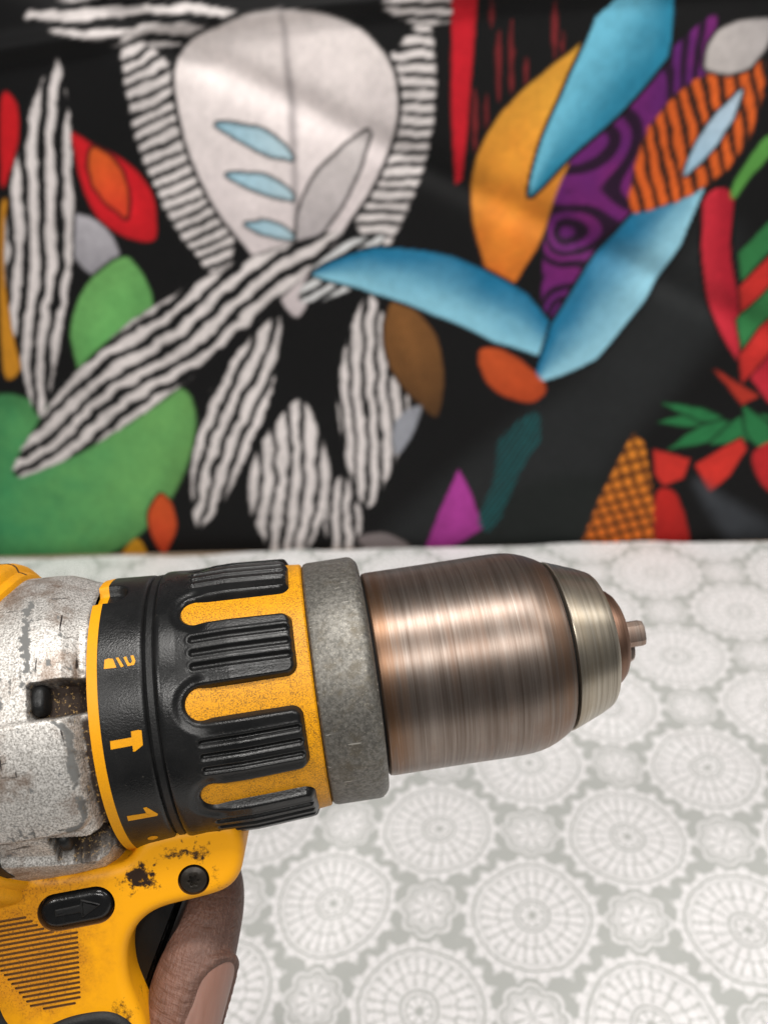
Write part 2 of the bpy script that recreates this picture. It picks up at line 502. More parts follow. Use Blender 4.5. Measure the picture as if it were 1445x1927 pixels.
# ------------------------------------------------------------------ the hanging fabric: an abstract print
SHAPES = [
    ('blob',[(337,-5),(430,91),(509,151),(585,250),(613,199),(548,99),(469,-7)],(34,36,37),None,0,0,14,1),
    ('blob',[(426,-6),(454,53),(510,65),(551,40),(546,-14)],(28,32,31),None,0,0,10,1),
    ('blob',[(156,408),(174,397),(194,390),(215,385),(236,382),(258,382),(280,385),(303,391),(284,402),(265,409),(245,414),(224,417),(203,417),(180,414)],(15,15,16),None,0,0,1.2,1),
    ('stripe',[(156,408),(175,398),(195,391),(215,386),(236,383),(258,383),(280,386),(303,391),(284,401),(265,408),(245,413),(224,416),(203,416),(180,414)],(226,218,216),10.3,83,0.45,1.2),
    ('blob',[(220,393),(213,370),(211,347),(212,323),(216,300),(224,276),(236,252),(254,230),(267,261),(273,289),(273,314),(268,337),(257,358),(241,376)],(15,15,16),None,0,0,1.2,1),
    ('stripe',[(220,393),(213,370),(212,347),(213,324),(218,300),(225,276),(237,253),(254,230),(266,261),(272,289),(272,314),(267,337),(256,357),(241,376)],(226,218,216),7.7,104,0.56,1.2),
    ('blob',[(410,381),(389,367),(373,351),(360,333),(353,313),(351,290),(353,265),(363,237),(381,257),(394,278),(404,298),(410,319),(414,339),(414,360)],(15,15,16),None,0,0,1.2,1),
    ('stripe',[(410,381),(390,367),(373,351),(361,333),(354,313),(351,290),(354,265),(363,237),(381,258),(393,278),(403,299),(409,319),(413,340),(414,360)],(226,218,216),7.6,82,0.58,1.2),
    ('blob',[(436,384),(429,389),(423,393),(416,396),(409,397),(401,397),(393,395),(385,392),(392,386),(399,382),(406,379),(413,378),(421,379),(428,380)],(15,15,16),None,0,0,1.2,1),
    ('stripe',[(436,384),(429,389),(423,393),(416,395),(408,396),(401,396),(393,395),(385,392),(392,386),(399,383),(406,380),(413,379),(421,379),(428,381)],(226,218,216),6.4,84,0.5,1.2),
    ('blob',[(251,376),(285,391),(323,395),(362,385),(386,360),(387,327),(368,290),(343,260),(319,225),(303,203),(291,220),(277,251),(257,285),(246,329)],(240,230,227),(204,192,194),90,6,1.2,1),
    ('blob',[(323,395),(322,357),(318,304),(309,248),(315,304),(319,357)],(150,142,144),None,0,0,4,1),
    ('blob',[(316,310),(312,318),(307,323),(301,328),(294,331),(286,333),(278,335),(269,335),(275,330),(281,326),(287,322),(293,318),(300,314),(308,312)],(150,196,216),(196,218,226),0,4,1.2,1),
    ('blob',[(313,285),(309,292),(304,296),(298,300),(292,302),(285,303),(278,304),(270,304),(275,300),(281,296),(287,293),(293,290),(299,288),(306,286)],(150,196,216),(196,218,226),0,4,1.2,1),
    ('blob',[(309,259),(306,264),(302,267),(298,269),(293,271),(288,272),(283,271),(277,271),(281,268),(285,265),(290,263),(294,262),(299,260),(304,259)],(150,196,216),(196,218,226),0,4,1.2,1),
    ('blob',[(312,252),(326,259),(336,268),(345,278),(352,288),(359,299),(364,310),(368,322),(355,316),(344,309),(333,301),(325,292),(318,281),(313,268)],(206,198,196),(180,172,174),90,4,1.2,1),
    ('blob',[(126,364),(135,358),(128,336),(115,317),(108,312)],(215,28,36),None,0,0,1.2,1),
    ('blob',[(167,339),(167,326),(166,313),(167,300),(170,287),(177,277),(189,269),(208,265),(214,283),(214,296),(209,308),(201,317),(190,325),(178,332)],(225,30,40),(206,26,36),90,4,1.2,1),
    ('blob',[(180,328),(175,320),(174,312),(174,305),(177,299),(180,293),(186,287),(192,282),(196,291),(197,298),(197,306),(196,312),(193,318),(188,324)],(240,110,40),(225,40,40),90,4,1.2,1),
    ('blob',[(101,293),(109,285),(98,232),(82,183),(61,175)],(222,150,40),None,0,0,1.2,1),
    ('blob',[(152,287),(146,275),(145,266),(147,258),(151,250),(157,244),(165,239),(176,235),(180,246),(181,256),(180,265),(177,273),(172,279),(165,284)],(190,186,192),(120,118,124),90,4,1.2,1),
    ('blob',[(36,145),(100,142),(160,150),(204,153),(209,123),(190,81),(155,37),(101,1),(27,-12),(-20,-11)],(40,128,84),(120,178,98),10,5,2,1),
    ('blob',[(185,255),(161,245),(146,233),(135,218),(128,202),(126,185),(126,166),(132,145),(154,158),(171,173),(184,188),(193,203),(197,219),(196,236)],(130,192,110),(70,150,80),60,4,1.2,1),
    ('blob',[(170,383),(144,356),(123,326),(105,293),(91,258),(82,220),(77,178),(79,134),(107,176),(127,215),(144,252),(156,287),(164,321),(169,353)],(15,15,16),None,0,0,1.2,1),
    ('stripe',[(170,383),(145,356),(124,326),(106,293),(92,258),(83,220),(78,178),(79,134),(106,176),(126,215),(142,252),(155,287),(163,321),(169,353)],(226,218,216),12,-20,0.5,1.2),
    ('blob',[(38,82),(96,97),(147,122),(194,148),(236,175),(275,203),(311,231),(343,260),(298,254),(254,242),(211,225),(168,203),(124,173),(81,135)],(15,15,16),None,0,0,1.2,1),
    ('stripe',[(38,82),(96,98),(147,123),(193,149),(236,176),(275,204),(311,232),(343,260),(298,253),(255,241),(211,224),(168,202),(125,172),(81,134)],(226,218,216),12.5,120,0.5,1.2),
    ('blob',[(306,215),(320,214),(332,215),(343,219),(353,225),(361,233),(367,243),(372,255),(359,256),(347,254),(337,251),(327,245),(319,238),(312,228)],(15,15,16),None,0,0,1.2,1),
    ('stripe',[(306,215),(320,214),(332,216),(343,220),(352,226),(360,234),(367,243),(372,255),(359,256),(348,254),(337,250),(328,245),(320,237),(312,227)],(222,222,222),8.3,121,0.55,1),
    ('blob',[(289,204),(264,188),(242,168),(224,146),(210,121),(199,93),(192,61),(190,26),(215,50),(235,76),(252,101),(266,127),(277,152),(285,178)],(15,15,16),None,0,0,1.2,1),
    ('stripe',[(289,204),(264,187),(243,168),(225,146),(211,121),(200,93),(192,61),(190,26),(215,50),(234,76),(251,102),(265,127),(276,153),(284,178)],(226,218,216),11.6,-29,0.55,1.2),
    ('blob',[(357,215),(342,194),(333,172),(326,148),(323,123),(324,97),(328,70),(338,42),(358,69),(370,95),(378,121),(380,145),(377,169),(369,192)],(15,15,16),None,0,0,1.2,1),
    ('stripe',[(357,215),(343,194),(334,172),(327,148),(324,123),(325,97),(328,70),(338,42),(357,69),(369,95),(377,121),(379,145),(376,169),(369,193)],(226,218,216),9.7,-6,0.6,1.2),
    ('blob',[(295,137),(272,119),(256,99),(245,78),(239,56),(240,32),(247,7),(262,-19),(283,4),(298,27),(307,49),(311,71),(310,93),(305,115)],(15,15,16),None,0,0,1.2,1),
    ('stripe',[(295,137),(273,119),(257,99),(246,78),(241,56),(241,32),(248,7),(262,-19),(283,4),(296,27),(305,49),(310,72),(309,94),(305,115)],(226,218,216),11.5,-12,0.6,1.2),
    ('blob',[(320,72),(310,59),(304,46),(300,33),(299,20),(301,7),(305,-7),(313,-20),(323,-6),(329,8),(332,21),(333,34),(331,47),(327,60)],(15,15,16),None,0,0,1.2,1),
    ('stripe',[(320,72),(311,59),(305,46),(301,33),(300,20),(302,7),(306,-7),(313,-20),(322,-6),(328,8),(331,21),(332,34),(330,47),(326,60)],(226,218,216),9.8,-4,0.5,1.2),
    ('blob',[(375,210),(367,195),(365,180),(366,167),(370,154),(377,142),(387,130),(399,119),(405,136),(407,151),(406,165),(404,179),(398,191),(390,201)],(150,100,52),(70,48,28),70,4,1.2,1),
    ('blob',[(367,116),(388,128),(378,102),(365,89)],(150,152,160),None,0,0,1.2,1),
    ('blob',[(165,60),(156,52),(150,43),(147,34),(146,26),(147,17),(149,8),(153,0),(160,9),(166,18),(170,26),(172,35),(172,43),(171,52)],(226,96,40),(200,60,36),90,4,1.2,1),
    ('blob',[(106,-11),(130,16),(137,3),(135,-11)],(224,160,40),None,0,0,1.2,1),
    ('blob',[(326,12),(330,3),(336,-3),(343,-6),(350,-7),(357,-7),(365,-6),(373,-3),(368,5),(362,10),(356,14),(349,17),(342,17),(335,16)],(140,130,130),None,0,4,1.2,1),
    ('blob',[(427,393),(442,391),(437,355),(432,317),(427,287),(423,285),(423,333)],(214,28,44),None,0,0,1.2,0),
    ('blob',[(454,371),(453,366),(452,361),(452,355),(452,350),(452,344),(452,339),(453,333),(454,339),(454,344),(455,350),(455,355),(455,360),(455,366)],(120,34,38),None,0,0,1.2,1),
    ('blob',[(462,376),(461,370),(460,365),(460,359),(460,353),(460,347),(460,342),(461,336),(462,341),(462,347),(462,353),(463,359),(462,364),(462,370)],(120,34,38),None,0,0,1.2,1),
    ('blob',[(470,355),(470,353),(469,350),(469,348),(469,345),(469,343),(469,340),(470,338),(471,340),(471,343),(471,345),(471,348),(471,350),(471,353)],(120,34,38),None,0,0,1.2,1),
    ('blob',[(438,341),(437,336),(437,330),(436,325),(436,320),(436,315),(436,309),(437,304),(438,309),(438,314),(439,320),(439,325),(439,330),(439,335)],(120,34,38),None,0,0,1.2,1),
    ('blob',[(488,384),(487,380),(486,376),(486,371),(486,367),(486,363),(487,358),(488,354),(488,358),(489,362),(489,367),(489,371),(489,375),(488,380)],(120,34,38),None,0,0,1.2,1),
    ('blob',[(445,337),(445,334),(444,331),(444,328),(444,325),(444,322),(444,319),(445,316),(445,319),(446,322),(446,325),(446,328),(446,331),(446,334)],(120,34,38),None,0,0,1.2,1),
    ('blob',[(492,367),(492,365),(492,363),(491,361),(491,359),(492,357),(492,355),(492,353),(493,355),(493,357),(493,359),(493,361),(493,363),(493,365)],(120,34,38),None,0,0,1.2,1),
    ('blob',[(450,388),(450,386),(450,384),(449,382),(449,380),(449,378),(450,376),(450,374),(450,376),(451,378),(451,380),(451,382),(451,384),(451,386)],(120,34,38),None,0,0,1.2,1),
    ('blob',[(509,361),(486,349),(465,335),(448,318),(437,298),(433,273),(437,244),(450,209),(469,230),(482,252),(491,275),(498,297),(503,319),(507,340)],(240,178,62),(222,104,34),97,4,1.2,1),
    ('swirl',[(580,367),(557,353),(535,336),(514,317),(498,294),(486,267),(480,233),(483,192),(521,208),(548,228),(566,252),(577,279),(582,308),(583,337)],(128,34,110),(52,18,58)),
    ('rib',[(546,389),(533,361),(512,331),(489,303),(472,275)],[17.9,49.4,38.5,21.3,2.1],(120,200,226),(36,128,160),0,0.5),
    ('rib',[(320,233),(362,232),(410,218),(457,192),(501,156)],[2.3,31.4,43,40.8,2.2],(150,212,232),(20,112,152),0,0.5),
    ('rib',[(475,145),(501,172),(529,212),(555,248),(582,279)],[2.3,41.4,46.6,37.9,2.0],(160,216,234),(20,112,152),0,0.5),
    ('blob',[(537,260),(560,262),(578,269),(592,278),(602,290),(608,305),(611,322),(610,342),(589,340),(573,335),(559,327),(549,315),(541,301),(537,283)],(46,26,18),None,0,0,1.2,1),
    ('stripe',[(537,260),(560,263),(577,269),(591,279),(601,291),(608,306),(611,322),(610,342),(589,340),(573,335),(560,326),(549,315),(542,300),(537,282)],(222,98,36),8.6,20,0.55,1),
    ('blob',[(577,340),(588,336),(595,336),(602,338),(606,342),(610,347),(612,353),(613,361),(604,363),(596,363),(590,362),(584,360),(580,356),(577,350)],(196,188,184),(170,164,164),0,4,1.2,1),
    ('blob',[(569,280),(576,285),(582,291),(587,297),(591,304),(595,311),(597,318),(599,326),(593,321),(587,316),(582,310),(578,304),(574,297),(571,289)],(190,206,220),(150,190,214),90,4,1.2,1),
    ('rib',[(591,261),(594,222),(610,177),(646,128)],[18.4,17.7,18.9,21.5],(206,44,60),(170,26,44),0,0.5),
    ('blob',[(599,271),(615,298),(622,292),(608,274),(601,263)],(92,158,72),None,0,0,1.2,1),
    ('blob',[(607,228),(627,250),(629,231),(611,209)],(52,128,72),None,0,3,1.2,0),
    ('blob',[(610,205),(630,228),(632,208),(614,186)],(214,50,44),None,0,3,1.2,0),
    ('blob',[(612,181),(632,206),(635,185),(616,161)],(52,128,72),None,0,3,1.2,0),
    ('blob',[(615,157),(635,182),(638,161),(619,136)],(214,50,44),None,0,3,1.2,0),
    ('blob',[(563,107),(570,106),(577,104),(583,103),(590,103),(596,104),(602,106),(608,109),(601,113),(594,114),(588,114),(582,113),(576,111),(569,109)],(44,128,74),None,0,3,1.2,1),
    ('blob',[(566,122),(572,118),(579,114),(585,111),(591,108),(598,106),(605,105),(612,105),(606,110),(599,114),(593,117),(586,118),(580,120),(573,121)],(44,128,74),None,0,3,1.2,1),
    ('blob',[(572,85),(579,86),(586,87),(593,88),(600,90),(606,94),(611,98),(616,105),(608,106),(601,105),(595,103),(589,99),(583,95),(578,90)],(44,128,74),None,0,3,1.2,1),
    ('blob',[(602,88),(609,88),(616,88),(623,88),(629,90),(635,93),(639,99),(641,108),(632,111),(626,111),(620,109),(615,105),(611,100),(606,94)],(44,128,74),None,0,3,1.2,1),
    ('blob',[(622,117),(623,111),(624,104),(626,98),(628,93),(632,88),(637,84),(644,82),(645,90),(643,97),(641,102),(637,106),(632,110),(627,114)],(44,128,74),None,0,3,1.2,1),
    ('blob',[(561,85),(588,76),(584,60),(570,54),(563,65)],(222,54,44),None,0,3,1.2,0),
    ('blob',[(592,71),(623,92),(628,83),(618,61),(605,47)],(222,54,44),None,0,3,1.2,0),
    ('blob',[(633,78),(647,86),(652,46),(640,56)],(200,40,44),None,0,0,1.2,1),
    ('blob',[(599,147),(632,125),(621,119)],(196,56,40),None,0,0,1.2,0),
    ('lattice',[(545,99),(554,91),(573,-7),(507,-6),(523,46)],(232,142,44),(96,52,20)),
    ('blob',[(565,47),(581,44),(594,-5),(570,-5)],(216,44,36),(140,20,20),90,0,1.2,1),
    ('blob',[(594,55),(614,43),(656,13),(659,-12),(631,-8)],(70,74,80),(30,32,34),40,0,8,1),
    ('blob',[(414,74),(422,54),(431,19),(396,-4),(381,-2),(398,40)],(200,72,176),(150,50,130),90,2,1.2,0),
    ('stripe',[(427,27),(442,67),(447,99),(473,120),(477,98),(464,76),(440,19)],(24,84,86),3.7,-35,0.6,2),
    ('blob',[(435,170),(456,166),(481,141),(471,128),(448,136),(436,151)],(214,92,42),(180,64,28),80,0,1.2,1),
]
# the same foliage goes on beyond the picture's edges
def leaf_outline(a, b, w, bend):
    a = np.array(a, float); b = np.array(b, float); L = np.linalg.norm(b - a); tt = (b - a) / L; m = np.array([-tt[1], tt[0]])
    up, dn = [], []
    for k in range(8):
        q = k / 7; h = math.sin(math.pi * q) ** 0.8 * w / 2; c = a + tt * L * q + m * bend * math.sin(math.pi * q)
        up.append(tuple(c + m * h))
        if 0 < k < 7: dn.append(tuple(c - m * h))
    return up + dn[::-1]
def outer_leaves():
    rr = random.Random(11); out = []
    cols = [(226, 150, 48), (206, 40, 48), (40, 128, 84), (60, 150, 190), (120, 40, 120), (222, 98, 36), (225, 214, 212), (110, 170, 96)]
    for s in range(-360, 1080, 62):
        for z in range(0, 600, 78):
            x, y = s + rr.uniform(-22, 22), z + rr.uniform(-26, 26)
            left = 145.0 * y / 418.0; right = 652.0 - 45.0 * y / 372.0; top = 418.0 - 0.10 * (x - 145.0)
            L = rr.uniform(90, 170); an = rr.uniform(0, math.pi); w = L * rr.uniform(0.28, 0.5); mrg = L * 0.52
            if left - mrg < x < right + mrg and y < top + mrg: continue
            d = np.array([math.cos(an), math.sin(an)]) * L / 2
            ol = leaf_outline((x - d[0], y - d[1]), (x + d[0], y + d[1]), w, rr.uniform(-12, 12))
            if rr.random() < 0.38:
                out.append(('blob', leaf_outline((x - d[0], y - d[1]), (x + d[0], y + d[1]), w + 3, 0), (15, 15, 16), None, 0, 0, 1.2, 1))
                out.append(('stripe', ol, (226, 218, 216), rr.uniform(9, 12), math.degrees(an) + (90 if rr.random() < 0.7 else 0), 0.55, 1.2))
            else:
                c = rr.choice(cols); out.append(('blob', ol, c, tuple(int(v * 0.7) for v in c), rr.uniform(0, 180), 4, 1.2, 1))
    return out
SHAPES = outer_leaves() + SHAPES
def poly_sdf(px, py, P):
    d = np.full(px.shape, 1e9); inside = np.zeros(px.shape, bool)
    for i in range(len(P)):
        a, b = P[i - 1], P[i]
        ex, ey = b - a; wx, wy = px - a[0], py - a[1]
        t = np.clip((wx * ex + wy * ey) / (ex * ex + ey * ey + 1e-9), 0, 1)
        d = np.minimum(d, (wx - ex * t) ** 2 + (wy - ey * t) ** 2)
        c = ((a[1] > py) != (b[1] > py)) & (px < (b[0] - a[0]) * (py - a[1]) / (b[1] - a[1] + 1e-12) + a[0])
        inside ^= c
    return np.where(inside, -np.sqrt(d), np.sqrt(d))

def paint(S, Z):
    """S, Z in mm across the fabric -> linear rgb"""
    C = np.zeros(S.shape + (3,)); C[:] = lin((13, 13, 14))
    def put(mask, col):
        C[idx] = C[idx] * (1 - mask[:, None]) + col * mask[:, None]
    wob1 = fbm(S / 14 + 5, Z / 14, 31, 3) - 0.5
    wob2 = fbm(S / 5 + 9, Z / 5 + 2, 37, 3) - 0.5
    for sh in SHAPES:
        kind = sh[0]; P = np.array(sh[1], float)
        pad = 14 if kind != 'rib' else max(sh[2])
        lo, hi = P.min(0) - pad, P.max(0) + pad
        idx = (S > lo[0]) & (S < hi[0]) & (Z > lo[1]) & (Z < hi[1])
        if not idx.any(): continue
        x, y = S[idx], Z[idx]
        if kind == 'rib':
            _, _, W, ca, cb, n, duty = sh
            Q = smooth_loop(P, 6, False); Wq = np.interp(np.linspace(0, len(P) - 1, len(Q)), range(len(P)), W)
            best = np.full(x.shape, 1e9); lat = np.zeros(x.shape); wid = np.ones(x.shape); al = np.zeros(x.shape)
            L = 0
            for i in range(len(Q) - 1):
                a, b = Q[i], Q[i + 1]; e = b - a; ln = np.linalg.norm(e)
                t = np.clip(((x - a[0]) * e[0] + (y - a[1]) * e[1]) / (ln * ln), 0, 1)
                dx, dy = x - a[0] - e[0] * t, y - a[1] - e[1] * t
                d = np.hypot(dx, dy); m = d < best
                best[m] = d[m]; lat[m] = (np.sign(e[0] * dy - e[1] * dx) * d)[m]
                wid[m] = (Wq[i] + (Wq[i + 1] - Wq[i]) * t)[m] / 2; al[m] = (L + ln * t)[m]; L += ln
            s = lat / wid
            if n:
                ph = (s * 0.5 + 0.5) * n + wob1[idx] * 0.8
                on = sstep(duty + 0.12, duty - 0.12, np.abs((ph % 1.0) - 0.5) * 2 * 0.9 + 0.25 * (fbm(al / 22, s * 3, 3) - 0.5) + 0.05)
                col = np.array(lin(ca)) * on[:, None] + np.array(lin(cb)) * (1 - on[:, None])
            else:
                g = sstep(-1.0, 1.0, s * 1.1 + 0.5 * (fbm(al / 40, s, 8) - 0.5))[:, None]
                hl = (sstep(1.1, -0.9, s + 0.7 * (fbm(al / 30, s * 2, 19) - 0.5)) * 0.85)[:, None]
                col = np.array(lin(cb)) * (1 - hl) + np.array(lin(ca)) * hl
                col = col * (1 - 0.35 * g) + np.array(lin(cb)) * 0.35 * g
            put(sstep(wid + 3.0, wid + 2.0, best), np.array(lin((12, 12, 14))))
            put(sstep(wid + 0.6, wid - 0.6, best), col)
            continue
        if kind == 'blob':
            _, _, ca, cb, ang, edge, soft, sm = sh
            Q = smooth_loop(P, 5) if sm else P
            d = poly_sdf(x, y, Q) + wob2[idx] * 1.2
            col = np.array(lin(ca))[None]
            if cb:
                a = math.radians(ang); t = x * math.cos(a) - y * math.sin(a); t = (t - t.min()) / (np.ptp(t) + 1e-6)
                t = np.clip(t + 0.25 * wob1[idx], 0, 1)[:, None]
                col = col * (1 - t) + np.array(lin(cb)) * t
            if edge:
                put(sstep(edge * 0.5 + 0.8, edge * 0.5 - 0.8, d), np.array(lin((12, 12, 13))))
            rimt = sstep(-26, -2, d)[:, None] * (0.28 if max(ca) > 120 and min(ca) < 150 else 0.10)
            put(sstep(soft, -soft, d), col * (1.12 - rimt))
        elif kind == 'stripe':
            _, _, ca, per, ang, duty, wb = sh
            d = poly_sdf(x, y, smooth_loop(P, 5)) + wob2[idx] * 3
            a = math.radians(ang); t = x * math.cos(a) + y * math.sin(a); l = -x * math.sin(a) + y * math.cos(a)
            ph = t / per + wob1[idx] * wb * 0.5 + 0.25 * np.sin(l / 26.0)
            tri = np.abs((ph % 1.0) - 0.5) * 2
            on = sstep(duty + 0.16, duty - 0.16, tri + 0.5 * (fbm(l / 16, np.floor(ph) * 7.3, 5) - 0.5))
            put(on * sstep(1.2, -1.2, d), np.array(lin(ca)) * (0.8 + 0.4 * fbm(x / 20, y / 20, 12))[:, None])
        elif kind == 'swirl':
            _, _, ca, cb = sh
            d = poly_sdf(x, y, smooth_loop(P, 5))
            h = fbm(x / 55 + 2, y / 55, 77, 2) * 13
            on = sstep(0.62, 0.38, np.abs((h % 1.0) - 0.5) * 2)
            tone = sstep(0.3, 0.7, fbm(x / 60, y / 60 + 4, 15))[:, None]
            base = np.array(lin(ca)) * tone + np.array(lin((92, 30, 104))) * (1 - tone)
            put(sstep(1, -1, d), np.array(lin((38, 14, 40))) * (1 - on[:, None]) + base * on[:, None])
        elif kind == 'lattice':
            _, _, ca, cb = sh
            d = poly_sdf(x, y, P)
            g1 = np.abs(((x * 0.94 + y * 0.34) / 8.5 + wob1[idx] * 0.5) % 1 - 0.5) * 2
            g2 = np.abs(((y * 0.96 - x * 0.26) / 10 + wob1[idx] * 0.5) % 1 - 0.5) * 2
            on = sstep(0.80, 0.55, np.maximum(g1, g2))[:, None]
            t = sstep(y.min(), y.max(), y)[:, None]
            put(sstep(1, -1, d), (np.array(lin((224, 110, 36))) * (1 - t) + np.array(lin(ca)) * t) * on + np.array(lin(cb)) * (1 - on))
    C *= (0.80 + 0.25 * fbm(S / 30, Z / 30, 91) + 0.30 * (fbm(S / 3.2, Z / 3.2, 95, 3) - 0.4))[..., None]
    return C

def fabric():
    s = np.arange(-0.36, 1.06, 0.0015); z = np.arange(-0.02, 0.58, 0.0015)
    S, Zm = np.meshgrid(s, z, indexing='ij')
    C = paint(S * 1000, Zm * 1000)
    off = 0.018 * (fbm(S * 4 + 1, Zm * 2.5, 51, 3) - 0.5) + 0.006 * (fbm(S * 14 + Zm * 6, Zm * 7, 52, 2) - 0.5)
    diag = S * 0.55 + Zm
    off += 0.005 * np.exp(-((diag - 0.52) / 0.012) ** 2) + 0.004 * np.exp(-((diag - 0.70 + 0.05 * np.sin(S * 7)) / 0.009) ** 2)
    off += -0.006 * np.exp(-((Zm - 0.385 - 0.01 * np.sin(S * 5)) / 0.006) ** 2)
    off = off * np.clip(Zm / 0.06, 0.1, 1) + 0.006
    v = np.stack([A0[0] + EX[0] * S + NY[0] * off, A0[1] + EX[1] * S + NY[1] * off, np.maximum(Zm, 0.0012)], -1)
    v = v.reshape(-1, 3)
    o = mesh_obj('printed_fabric', v, grid_faces(len(s), len(z)), None, None, 80, 1.0)
    a = o.data.color_attributes.new('print', 'FLOAT_COLOR', 'POINT')
    a.data.foreach_set('color', np.concatenate([C.reshape(-1, 3), np.ones((len(v), 1))], 1).ravel().astype(np.float32))
    md = o.modifiers.new('cloth thickness', 'SOLIDIFY'); md.thickness = 0.0006; md.offset = 0
    k = Mat('printed_polyester')
    pc = k.attr('print').outputs['Color']
    n = k.noise(1600, 2, 0.6)
    k.set(Base_Color=k.mix(n * 0.06, pc, (0.02, 0.02, 0.02)), Roughness=0.62, Specular_IOR_Level=0.18)
    x, y, z = k.xyz()
    k.bump(ecos(x * 7000.0) * ecos(z * 7000.0) + n, 0.08, 0.0003)
    o.data.materials.append(k.m)
    tag(o, 'black hanging fabric printed with bold abstract shapes in white, blue, green, orange and red', 'fabric')
fabric()

# ------------------------------------------------------------------ the drill (local frame: x along the spindle, -y out of the near side, z away from the grip; mm)
drill = bpy.data.objects.new('cordless_drill', None)
COL.objects.link(drill)
drill.empty_display_size = 0.02
DA = ((0.99634, -0.08214, -0.02351), (0.08352, 0.87852, 0.47035), (-0.01798, -0.47059, 0.88217))
DO = (-0.01146, 0.14772, 0.25530)
DM = Matrix([(*DA[i], DO[i]) for i in range(3)] + [(0, 0, 0, 1)])
drill.matrix_world = DM
tag(drill, 'worn yellow and black cordless drill held level above the lace-print tablecloth', 'drill')

RAD = math.radians
M_sleeve = m_yellow('yellow_sleeve_speckled', 0.75, 0.35)
M_band = m_yellow('yellow_band', 0.12, 0.35)
M_shell = None
M_black = m_black('black_clutch_plastic', 0.40, 0.40, 0.5)
M_pad = m_black('black_grip_rubber', 0.36, 0.30, 0.45)
M_rubber = m_black('black_rubber', 0.5, 0.3, 0.3)
M_gap_shade = m_plain('painted_gap_shade', (0.006, 0.005, 0.0045), 0.8)  # near-black colour that paints the shade inside the chuck gaps
M_silver = m_silver()
M_collar = m_castring()
M_chuck = m_turned('browned_turned_steel', (0.130, 0.092, 0.072), (0.335, 0.285, 0.250), (0.19, 0.115, 0.080), 0.32, 0.8, True)
M_nose = m_turned('worn_nickel_steel', (0.20, 0.170, 0.13), (0.56, 0.505, 0.42), (0.30, 0.24, 0.165), 0.27, 0.8)
M_insert = m_turned('brown_steel_insert', (0.15, 0.080, 0.052), (0.36, 0.23, 0.17), (0.22, 0.11, 0.07), 0.36)
M_jaw = m_turned('jaw_steel', (0.17, 0.10, 0.07), (0.58, 0.50, 0.44), (0.24, 0.13, 0.085), 0.30, 0.6)

# --- gear housing -------------------------------------------------
def boxsd(x, v, x0, x1, v0, v1, r):
    cx, cv = (x0 + x1) / 2, (v0 + v1) / 2
    qx = np.abs(x - cx) - (x1 - x0) / 2 + r; qv = np.abs(v - cv) - (v1 - v0) / 2 + r
    return np.hypot(np.maximum(qx, 0), np.maximum(qv, 0)) + np.minimum(np.maximum(qx, qv), 0) - r

def hs_parts(X, T):
    V = T * 30.0; k = 30.0 * math.pi / 180
    wob = (fbm(X * 0.8, V * 0.8, 3) - 0.5)
    rec1 = boxsd(X, V, -60.0, -48.0, 13.2 * k, 27.3 * k + 0.05 * (X + 50), 0.8)
    rec2 = boxsd(X, V + 0.30 * (X + 60), -60.8, -48.0, -47.0 * k, -32.5 * k, 0.7)
    pl = boxsd(X, V, -95.0, -52.5, -29.5 * k, 12.6 * k, 3.2)
    return V, wob, rec1, rec2, pl

def hs_r(X, T):
    V, wob, rec1, rec2, pl = hs_parts(X, T)
    top = np.interp(X, [-90, -66, -60, -57.5, -55.0, -52.5, -51, -49.4], [31.4, 31.4, 31.2, 30.9, 30.0, 28.8, 28.3, 27.9])
    low = np.interp(X, [-90, -60, -54.0, -52.2, -51.4, -49.4], [30.6, 30.4, 29.9, 28.6, 27.0, 26.6])
    w = sstep(RAD(20), RAD(55), T)
    r = low * (1 - w) + top * w
    r = r + 1.0 * sstep(1.2, -0.4, pl)                     # raised side plate
    lip = sstep(-44.0 * 0.5236, -47.5 * 0.5236, V + 0.30 * (X + 60)) * sstep(-49.6, -50.6, X)
    r = r + 1.3 * lip * (T < 0)
    r = r - 0.5 * np.exp(-((X + 52.6) / 1.1) ** 2 - ((T - RAD(77)) / RAD(5)) ** 2)
    r = r - 4.2 * sstep(0.15, -0.55, rec1) - 4.4 * sstep(0.10, -0.45, rec2)
    r = r + 0.10 * (fbm(X * 1.5, V * 1.5, 13, 3) - 0.5)
    return r

def hs_dirt(X, T):
    V, wob, rec1, rec2, pl = hs_parts(X, T)
    d = np.maximum(sstep(0.5, -0.5, rec1 + wob * 1.2), sstep(0.6, -0.5, rec2 + wob * 1.2))
    gut = sstep(-51.9, -51.0, X + wob * 1.0) * sstep(RAD(13.5), RAD(10), T)
    seam = sstep(-50.6, -49.9, X + wob * 0.6) * 0.7
    edge = 0.8 * np.exp(-(np.maximum(pl - 0.8, 0) / 0.5) ** 2) * (pl > 0.4) * sstep(0.42, 0.6, fbm(X * 0.5, V * 0.5, 23))
    spill = 0.9 * sstep(0.52, 0.62, fbm(X * 0.9, V * 0.9, 61)) * sstep(-55, -50, X) * sstep(RAD(40), RAD(20), np.abs(T))
    return np.clip(np.maximum.reduce([d, gut, seam, edge, spill]), 0, 1)

